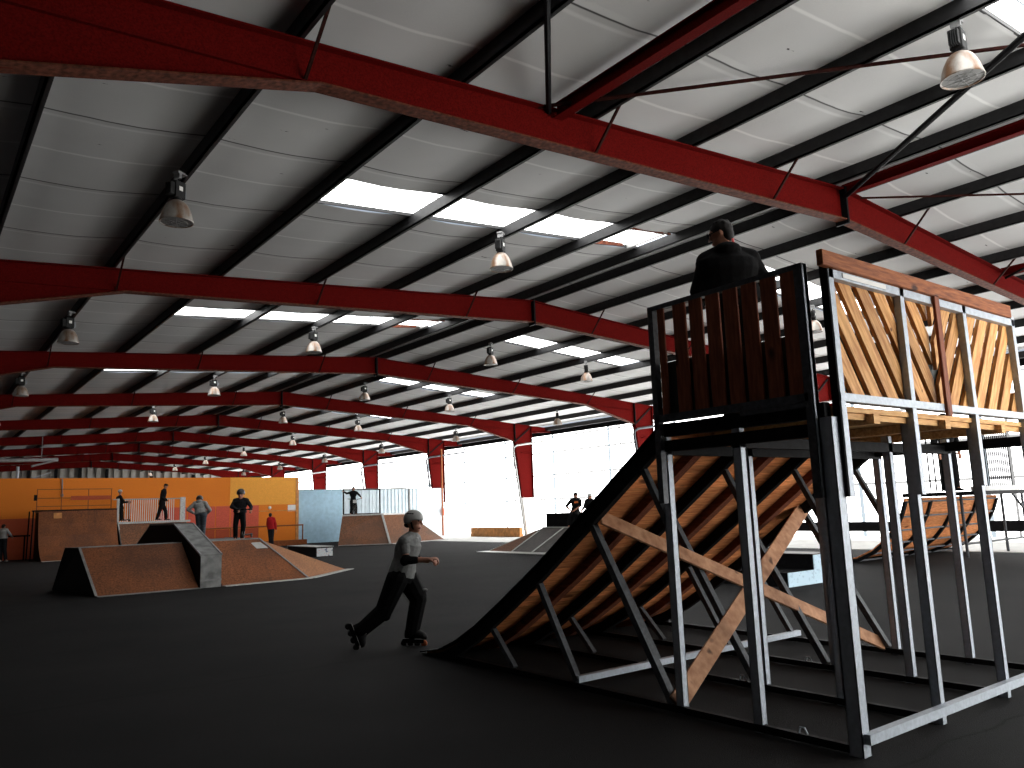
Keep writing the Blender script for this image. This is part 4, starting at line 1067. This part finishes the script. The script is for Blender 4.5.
PP = {
  'skater': {'base': (4.471, 7.996, 0.0), 'J': {'head': (0.184, 0.0, 1.352), 'neck': (0.155, 0.0, 1.193), 'shR': (0.08, -0.13, 1.135), 'shL': (0.171, 0.12, 1.147), 'elR': (0.108, -0.18, 0.931), 'wrR': (0.349, -0.16, 0.931), 'haR': (0.455, -0.16, 0.946), 'elL': (0.183, 0.2, 0.949), 'wrL': (0.327, 0.15, 0.873), 'haL': (0.39, 0.15, 0.883), 'pelvis': (0.032, 0.0, 0.76), 'hipR': (-0.008, -0.07, 0.731), 'hipL': (0.083, 0.07, 0.716), 'knR': (-0.163, -0.07, 0.391), 'anR': (-0.402, -0.1, 0.18), 'toeR': (-0.362, -0.1, 0.062), 'knL': (0.207, 0.05, 0.496), 'anL': (0.136, 0.02, 0.144), 'toeL': (0.267, 0.0, 0.036)}},
  'deckman': {'base': (4.8, 3.55, 2.0), 'J': {'head': (-0.02, 0.0, 1.433), 'neck': (0.0, 0.0, 1.312), 'shL': (-0.131, 0.0, 1.257), 'shR': (0.182, 0.0, 1.273), 'elL': (-0.227, 0.02, 1.01), 'elR': (0.288, 0.02, 1.071), 'wrL': (-0.104, 0.2, 0.976), 'wrR': (0.26, 0.2, 1.036), 'haL': (-0.041, 0.27, 0.978), 'haR': (0.228, 0.27, 1.037), 'pelvis': (0.001, -0.0, 0.919), 'hipL': (-0.049, -0.0, 0.92), 'hipR': (0.064, 0.0, 0.916)}},
  'scoot2': {'base': (7.886, 39.6, 1.475), 'J': {'head': (-0.047, 0.0, 1.348), 'neck': (-0.039, 0.0, 1.163), 'shL': (-0.203, 0.1, 1.086), 'shR': (0.066, -0.12, 1.074), 'elR': (0.207, -0.12, 0.875), 'wrR': (0.348, -0.05, 0.871), 'elL': (0.02, 0.1, 0.857), 'wrL': (0.285, 0.1, 0.9), 'pelvis': (0.015, 0.0, 0.62), 'hipL': (-0.007, 0.07, 0.595), 'hipR': (0.051, -0.07, 0.593), 'knL': (0.036, 0.08, 0.331), 'knR': (0.078, -0.08, 0.33), 'anL': (0.061, 0.08, 0.11), 'anR': (0.076, -0.08, 0.111), 'toeL': (0.142, 0.08, 0.081), 'toeR': (0.168, -0.08, 0.082)}},
  'walker': {'base': (9.672, 39.6, 1.475), 'J': {'head': (0.135, 0.0, 1.588), 'neck': (0.079, -0.0, 1.437), 'shL': (-0.065, 0.12, 1.363), 'shR': (0.042, -0.12, 1.354), 'elR': (0.014, -0.16, 1.084), 'wrR': (0.203, -0.14, 0.889), 'elL': (-0.017, 0.16, 1.062), 'wrL': (0.162, 0.14, 0.909), 'pelvis': (-0.019, 0.0, 0.789), 'hipL': (-0.038, 0.07, 0.763), 'hipR': (0.002, -0.07, 0.761), 'knR': (-0.092, -0.08, 0.441), 'anR': (-0.195, -0.08, 0.111), 'toeR': (-0.095, -0.08, 0.065), 'knL': (0.126, 0.07, 0.433), 'anL': (0.165, 0.07, 0.097), 'toeL': (0.292, 0.07, 0.049)}},
  'greyhood': {'base': (6.221, 21.5, 0.92), 'J': {'head': (-0.111, 0.12, 1.024), 'neck': (-0.075, 0.05, 0.952), 'shL': (-0.177, 0.0, 0.925), 'shR': (0.087, 0.0, 0.916), 'elL': (-0.335, -0.05, 0.771), 'elR': (0.232, -0.05, 0.739), 'wrL': (-0.267, 0.15, 0.677), 'wrR': (0.057, 0.15, 0.644), 'pelvis': (-0.005, -0.03, 0.648), 'hipL': (-0.065, -0.03, 0.629), 'hipR': (0.063, -0.03, 0.624), 'knL': (-0.114, 0.08, 0.394), 'knR': (0.008, 0.08, 0.39), 'anL': (-0.046, -0.0, 0.169), 'anR': (0.027, 0.0, 0.167)}},
  'scoot1': {'base': (6.779, 20.2, 0.92), 'J': {'head': (0.029, -0.05, 1.105), 'neck': (0.014, -0.0, 0.98), 'shR': (-0.128, 0.0, 0.944), 'shL': (0.168, 0.0, 0.94), 'elR': (-0.201, -0.05, 0.792), 'elL': (0.3, -0.05, 0.774), 'wrR': (-0.0, -0.2, 0.713), 'wrL': (0.333, -0.2, 0.695), 'pelvis': (-0.004, -0.0, 0.648), 'hipR': (-0.068, -0.0, 0.633), 'hipL': (0.062, 0.0, 0.628), 'knR': (-0.069, -0.05, 0.338), 'knL': (0.093, -0.05, 0.332), 'anR': (-0.101, -0.0, 0.049), 'anL': (0.066, -0.0, 0.043), 'toeR': (-0.056, -0.15, -0.004), 'toeL': (0.113, -0.15, -0.01)}},
  'child': {'base': (14.083, 37.5, 0.0), 'J': {'head': (-0.049, 0.0, 1.541), 'neck': (-0.031, -0.0, 1.43), 'shL': (-0.142, 0.0, 1.373), 'shR': (0.121, -0.0, 1.375), 'elL': (-0.184, 0.0, 1.143), 'elR': (0.208, -0.0, 1.129), 'wrL': (-0.165, 0.0, 0.977), 'wrR': (0.239, -0.0, 0.864), 'pelvis': (-0.007, 0.0, 0.927), 'hipL': (-0.063, 0.0, 0.902), 'hipR': (0.06, 0.0, 0.898), 'knL': (-0.037, -0.0, 0.643), 'knR': (0.041, 0.0, 0.64), 'anL': (-0.0, 0.0, 0.395), 'anR': (0.055, 0.0, 0.393)}},
  'leaner': {'base': (3.531, 39.6, 0.0), 'J': {'head': (-0.097, 0.0, 1.449), 'neck': (-0.101, -0.0, 1.353), 'shL': (-0.234, 0.0, 1.3), 'shR': (0.04, -0.0, 1.3), 'elR': (0.183, -0.0, 1.131), 'wrR': (0.126, 0.2, 1.049), 'elL': (-0.331, 0.0, 1.134), 'wrL': (-0.382, 0.2, 1.057), 'pelvis': (-0.085, -0.0, 0.967), 'hipL': (-0.152, 0.0, 0.945), 'hipR': (-0.015, 0.0, 0.941), 'knL': (-0.146, -0.0, 0.552), 'knR': (0.02, -0.0, 0.546), 'anL': (-0.14, -0.0, 0.169), 'anR': (0.075, -0.0, 0.162), 'toeR': (0.175, -0.0, 0.125), 'toeL': (-0.116, 0.0, 0.097)}},
  'biker': {'base': (17.995, 36.9, 1.41), 'J': {'head': (0.079, -0.0, 1.319), 'neck': (0.064, 0.0, 1.197), 'shR': (-0.115, -0.0, 1.121), 'shL': (0.243, -0.0, 1.122), 'elR': (-0.267, -0.0, 1.092), 'wrR': (-0.411, -0.0, 1.186), 'elL': (0.381, 0.0, 0.981), 'wrL': (0.469, -0.1, 0.894), 'pelvis': (0.063, 0.0, 0.719), 'hipR': (-0.02, -0.0, 0.695), 'hipL': (0.145, -0.0, 0.689), 'knR': (-0.007, -0.1, 0.368), 'knL': (0.229, -0.15, 0.394), 'anR': (-0.015, -0.0, 0.097), 'anL': (0.212, 0.0, 0.143)}},
  'sit1': {'base': (18.35, 20.638, 0.745), 'J': {'head': (0.106, 0.0, 1.085), 'neck': (0.101, -0.0, 0.978), 'shR': (-0.052, -0.0, 0.923), 'shL': (0.241, -0.0, 0.913), 'elR': (-0.234, -0.0, 0.717), 'wrR': (-0.103, -0.1, 0.582), 'elL': (0.243, -0.0, 0.718), 'wrL': (0.031, -0.12, 0.584), 'pelvis': (0.073, -0.0, 0.53), 'hipR': (-0.007, 0.0, 0.515), 'hipL': (0.15, -0.0, 0.509), 'knR': (-0.106, -0.2, 0.449), 'knL': (0.067, -0.25, 0.426), 'anR': (-0.215, -0.25, 0.069), 'anL': (-0.042, -0.3, 0.064)}},
  'sit2': {'base': (18.35, 19.885, 0.745), 'J': {'head': (0.073, 0.0, 1.025), 'neck': (0.069, 0.0, 0.942), 'shR': (-0.046, -0.0, 0.884), 'shL': (0.189, 0.0, 0.876), 'elR': (-0.108, 0.0, 0.695), 'wrR': (-0.202, -0.15, 0.605), 'elL': (0.208, 0.0, 0.702), 'wrL': (0.085, -0.12, 0.568), 'pelvis': (0.052, 0.0, 0.517), 'hipR': (-0.03, 0.0, 0.502), 'hipL': (0.128, -0.0, 0.497), 'knR': (-0.172, -0.2, 0.439), 'knL': (-0.004, -0.25, 0.417), 'anR': (-0.229, -0.25, 0.066), 'anL': (-0.061, -0.3, 0.062)}},
}
up = V((0, 0, 1))
for k_ in ('greyhood', 'scoot1'): PP[k_]['base'] = PP[k_]['base'][:2] + (.95,)
# ---- the skater
d = PP['skater']; d['J'].update(elL=(.12, .2, .94), wrL=(.31, .10, .90), haL=(.40, .06, .92), anR=(-.402, -.1, .20), toeR=(-.385, -.11, .155), toeL=(.235, -.005, .10), head=(.172, 0, 1.345))
rt, J, (f, r_, u, hh, hc) = build_person('person', 'inline skater in grey tee and grey helmet striding across the open floor', d['base'], d['J'], 1.5, (.93, -.36, -.06),
    dict(top='teegrey', topname='tee_shirt', sleeve=.26, loose=1.28, legk=1.32, bottom='blackcloth', legname='trousers', shoes=False, head='helm_helmgrey', detail=True), .0065,
    hands={'R': dict(n=(-.1, .3, -1), curl=1.15), 'L': dict(n=(0, -.3, -1), curl=1.1)}, hh=.235)
for s in 'LR':
    a, b = J['el' + s], J['wr' + s]
    c = MB(); q = J['sh' + s].lerp(a, .84); e = a.lerp(b, .42)
    c.cap(q, a, .046, .050); c.cap(a, e, .050, .042); c.ell(a + (a - q.lerp(e, .5)).normalized() * .02, .05, .05, .055)
    c.remesh('elbow_pad', 'blackcloth', rt, .008)
    k = J['kn' + s]; fw = (k - J['hip' + s].lerp(J['an' + s], .5)).normalized()
    c = MB(); c.cap(J['hip' + s].lerp(k, .86), k, .074, .078); c.cap(k, k.lerp(J['an' + s], .3), .078, .066); c.ell(k + fw * .045, .06, .06, .075)
    kp = c.remesh('knee_pad', 'blackcloth', rt, .008)
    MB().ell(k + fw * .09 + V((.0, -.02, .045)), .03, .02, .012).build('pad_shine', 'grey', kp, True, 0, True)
    c = MB(); c.cap(k.lerp(J['an' + s], .55), J['an' + s], .056, .050); c.cap(J['an' + s], J['an' + s] + V((0, 0, .0)), .055)
    # skate: boot, frame and four wheels in line
    an, to = J['an' + s], J['toe' + s]
    if s == 'L': dr = nrm((.96, -.25, -.02)); upv = up
    else: dr = nrm((.42, -.22, -.88)) ; dr = nrm((.36, -.16, -.80)); upv = nrm(J['kn' + s] - an)
    lat = dr.cross(upv).normalized(); upv = lat.cross(dr).normalized()
    sole = an - upv * .075
    c.loft([(sole + dr * p + upv * h, lat * wv, upv * h) for p, wv, h in ((-.085, .034, .05), (-.05, .046, .075), (.03, .048, .07), (.09, .05, .05), (.145, .045, .036), (.175, .02, .02))], 12)
    c.cap(an - dr * .01, an + (J['kn' + s] - an).normalized() * .14, .056, .062)
    sk = c.remesh('skate_boot', 'rubber', rt, .008)
    MB().bar(sole - dr * .11 - upv * .022, sole + dr * .14 - upv * .022, .03, .04, upv).build('skate_frame', 'black', sk, False, 0, True)
    for k4 in range(4):
        cc = sole + dr * (-.10 + .08 * k4) - upv * .045
        w_ = MB(); w_.loft([(cc + lat * q, dr * rr, upv * rr) for q, rr in ((-.014, .018), (-.010, .034), (0, .0375), (.010, .034), (.014, .018))], 14)
        w_.build('skate_wheel', 'orangebrake' if (k4 == 3 and s == 'L') else 'rubber', sk, True, 0, True)
    MB().bar(an + dr * .055 + upv * .03 - lat * .045, an + dr * .055 + upv * .03 + lat * .045, .025, .02, upv).build('buckle', 'grey', sk, False, 0, True)
# ---- person on the platform of the tower
d = PP['deckman']; Jd = dict(d['J'])
Jd.update(head=(-.022, 0, 1.44), shL=(-.15, 0, 1.235), shR=(.185, 0, 1.245), knL=(-.05, .03, .48), knR=(.07, .03, .48), anL=(-.05, -.02, .09), anR=(.08, -.02, .09), toeL=(-.07, .12, .04), toeR=(.10, .12, .04))
rt, J, (f, r_, u, hh, hc) = build_person('person', 'person in black jacket and glasses standing on the tall tower platform', d['base'], Jd, 1.56, (-.88, .38, -.22),
    dict(top='blackcloth', loose=1.25, wide=1.36, hood=True, back=(0, -1, 0), bottom='blackcloth', head='hair'), .009, hands={'L': dict(curl=.9), 'R': dict(curl=.9)}, hh=.21)
g = MB()
for s in (-1, 1):
    c0 = hc + u * .05 * hh + f * .43 * hh + r_ * s * .16 * hh
    g.tube([c0 + (r_ * math.cos(t * .5236) + u * math.sin(t * .5236) * .8) * .12 * hh for t in range(12)], .004, 6, True)
    g.tube([c0 + r_ * s * .12 * hh, hc + u * .06 * hh + r_ * s * .36 * hh - f * .02 * hh], .004, 6)
g.build('glasses', 'black', rt, False, 0, True)
cw = MB().tube([(.045, -.068, 1.378), (.040, -.085, 1.345), (.030, -.092, 1.31)], .011, 8); cw.build('collar_lining', 'redplastic', rt, True, 0, True)
# ---- others
def simple(key, label, H, face, gear, extra=None, hands=None, hh=None, voxel=.012):
    d = PP[key]; Jd = dict(d['J']); Jd.update(extra or {})
    return build_person('person', label, d['base'], Jd, H, face, gear, voxel, hands=hands, hh=hh)
grip = {'L': dict(curl=1.3), 'R': dict(curl=1.3)}
simple('scoot2', 'person in dark clothes and grey helmet at the left end of the railed platform', 1.5, (.98, -.1, -.05), dict(head='helm_helmgrey', top='blackcloth', bottom='blackcloth'), None, grip, .2)
simple('walker', 'person in black coat and cap walking along the railed platform', 1.68, (.95, -.25, -.15), dict(head='cap', top='blackcloth', loose=1.2, hem=1, topname='coat', bottom='blackcloth', shoe='charcoal'), None, None, .22)
simple('greyhood', 'rider in pale grey hoodie bending away behind the grey ledge', 1.35, (-.15, .9, -.42), dict(head='helm_helmblack', top='greycloth', topname='hoodie', loose=1.3, hood=True, bottom='jeans'),
       dict(anL=(-.06, .0, .09), anR=(.05, .0, .09), toeL=(-.07, .13, .04), toeR=(.06, .13, .04), knL=(-.10, .08, .37), knR=(.02, .08, .37)), None, .2)
simple('scoot1', 'scooter rider in black jacket and helmet on top of the brown box', 1.3, (.12, -.95, -.28), dict(head='helm_helmblack', top='charcoal', loose=1.38, bottom='blackcloth'), dict(knR=(-.09, -.05, .338), knL=(.11, -.05, .332)), grip, .235)
simple('child', 'child in red jacket standing before the orange wall', 1.62, (-.3, .9, -.1), dict(head='hair', top='redcloth', loose=1.2, bottom='charcoal'),
       dict(knL=(-.04, .0, .48), knR=(.05, .0, .48), anL=(-.02, 0, .09), anR=(.06, 0, .09), hipL=(-.06, 0, .86), hipR=(.06, 0, .86), pelvis=(0, 0, .9)), None, .21)
simple('leaner', 'person in grey hoodie leaning on the rail at the far left edge', 1.6, (.1, .95, -.2), dict(head='hair', top='greycloth', topname='hoodie', loose=1.25, bottom='charcoal', shoe='helmgrey'),
       dict(anL=(-.14, 0, .09), anR=(.07, 0, .09), toeL=(-.12, -.12, .05), toeR=(.17, -.08, .05), knL=(-.146, -.03, .5), knR=(.02, -.03, .5)), None, .2)
rb, Jb, _ = simple('biker', 'cyclist in black standing astride a small bike on the far bank', 1.45, (.05, -.98, -.1), dict(head='helm_helmblack', top='blackcloth', bottom='blackcloth', loose=1.1), dict(anR=(-.06, .0, .09), anL=(.20, 0, .09), toeR=(-.07, -.12, .04), toeL=(.21, -.12, .04)), grip, .2)
for key, lab, fc, hd, cm in (('sit1', 'person in black tee with orange chest print sitting on the black box, hand on hip', (.35, -.9, -.1), 'cap', 'blackcloth'), ('sit2', 'person in black and pale cap sitting on the black box half hidden by the ramp', (-.15, -.98, -.1), 'cap', 'helmgrey')):
    r2, J2, (f, r_, u, hh, hc) = simple(key, lab, 1.5, fc, dict(head=hd, capmat=cm, top='blackcloth', topname='tee_shirt', sleeve=.45 if key == 'sit1' else 1.0, loose=1.05, bottom='blackcloth', ground=False), None, None, .2)
    if key == 'sit1':
        c0 = J2['neck'].lerp(J2['pelvis'], .27)
        MB().box(c0.x - .06, c0.x + .08, c0.y - .155, c0.y - .10, c0.z - .035, c0.z + .035).build('chest_print', 'orangeprint', r2, False, 0, True)
Jx = dict(head=(0, 0, 1.58), neck=(0, 0, 1.42), shL=(-.19, 0, 1.35), shR=(.19, 0, 1.35), elL=(-.25, .03, 1.08), elR=(.25, .03, 1.08), wrL=(-.22, -.08, .86), wrR=(.22, -.08, .86), pelvis=(0, 0, .88), hipL=(-.09, 0, .85), hipR=(.09, 0, .85), knL=(-.10, -.03, .47), knR=(.11, -.03, .47), anL=(-.11, 0, .09), anR=(.13, 0, .09), toeL=(-.13, -.10, .05), toeR=(.15, -.10, .05))
build_person('person', 'dark-clothed person on the deck of the wooden quarter pipe behind the tower posts', (17.95, 7.95, 1.48), Jx, 1.68, (-.3, -.9, -.1), dict(head='hair', top='blackcloth', bottom='blackcloth'), .014)

# ---- kick scooters
def scooter(label, base, ang, bar_h, wbar, lean=0):
    r = root('kick_scooter', label, 'scooter', base, ang)
    MB().loft([((x, 0, .085), (0, .055 * q, 0), (0, 0, .014)) for x, q in ((-.30, .5), (-.27, 1), (.16, 1), (.22, .5))], 12).build('footboard', 'rubber', r, False, 0, True)
    MB().tube([(.2, 0, .085), (.27, 0, .13), (.285, 0, .2)], .018).tube([(.285, 0, .16), (.255, 0, bar_h)], .019).build('stem', 'black', r, True, 0, True)
    hb = MB().tube([(.255, -wbar, bar_h), (.255, wbar, bar_h)], .014).build('handlebar', 'black', r, True, 0, True)
    for s in (-1, 1): MB().tube([(.255, s * wbar, bar_h), (.255, s * (wbar - .11), bar_h)], .019).build('grip', 'rubber', hb, True, 0, True)
    MB().tube([(.29, -.028, .16), (.30, -.028, .055)], .009).tube([(.29, .028, .16), (.30, .028, .055)], .009).build('fork', 'grey', r, True, 0, True)
    for x in (.30, -.32): MB().lathe([(.012, -.014), (.045, -.014), (.055, -.007), (.055, .007), (.045, .014), (.012, .014)], 18, (x, 0, .055), 'Y').build('wheel', 'rubber', r, True, 0, True)
    return r
ca, sa = math.cos(RZ), math.sin(RZ)
def off(b, x, y, z=0): return (b[0] + ca * x - sa * y, b[1] + sa * x + ca * y, b[2] + z)
bs = PP['scoot1']['base']
scooter('kick scooter held upright by the rider on the brown box', off(bs, .205, -.03, .016), RZ - math.pi / 2, .70, .2)
bs = PP['scoot2']['base']
scooter('kick scooter beside the person in grey helmet on the railed platform', off(bs, .13, -.02, 0), RZ, .88, .2)
# ---- bike
bs = PP['biker']['base']
r = root('small_bike', 'small black bicycle facing the viewer on the far bank', 'bicycle', off(bs, .07, .10, .015), RZ - math.pi / 2 + .35)
for x in (.42, -.42):
    wl = MB().tube([(x + .21 * math.cos(t * .3142), 0, .245 + .21 * math.sin(t * .3142)) for t in range(20)], .03, 8, True).build('wheel', 'rubber', r, True, 0, True)
    sp_ = MB()
    for k in range(9): sp_.tube([(x, 0, .245), (x + .2 * math.cos(k * .698), 0, .245 + .2 * math.sin(k * .698))], .004, 4)
    sp_.build('spokes', 'trim', wl, False, 0, True)
MB().tube([(-.42, .05, .245), (-.05, .03, .27), (-.13, .0, .52)], .014).tube([(-.42, -.05, .245), (-.05, -.03, .27)], .014).tube([(-.42, 0, .26), (-.13, 0, .5)], .014).tube([(-.05, 0, .27), (.31, 0, .54), (-.13, 0, .5)], .02).tube([(-.13, 0, .5), (-.15, 0, .6)], .014).build('frame', 'black', r, True, 0, True)
MB().tube([(.31, 0, .56), (.34, .05, .5), (.42, .05, .245)], .013).tube([(.34, -.05, .5), (.42, -.05, .245)], .013).build('fork', 'black', r, True, 0, True)
MB().tube([(.31, 0, .58), (.30, .12, .76), (.27, .34, .80)], .013).tube([(.30, 0, .58), (.30, -.12, .76), (.27, -.34, .80)], .013).tube([(.30, .12, .74), (.30, -.12, .74)], .01).build('handlebar', 'black', r, True, 0, True)
MB().ell((-.16, 0, .61), .12, .06, .03).build('saddle', 'rubber', r, True, 0, True)
MB().lathe([(.0, -.01), (.08, -.01), (.08, .01), (0, .01)], 14, (-.05, 0, .27), 'Y').tube([(-.05, .06, .27), (.1, .07, .2)], .012).tube([(-.05, -.06, .27), (-.2, -.07, .34)], .012).build('crank', 'grey', r, False, 0, True)
MB().box(.345, .352, -.09, .09, .58, .74).build('number_plate', 'helmgrey', r, False, 0, True)
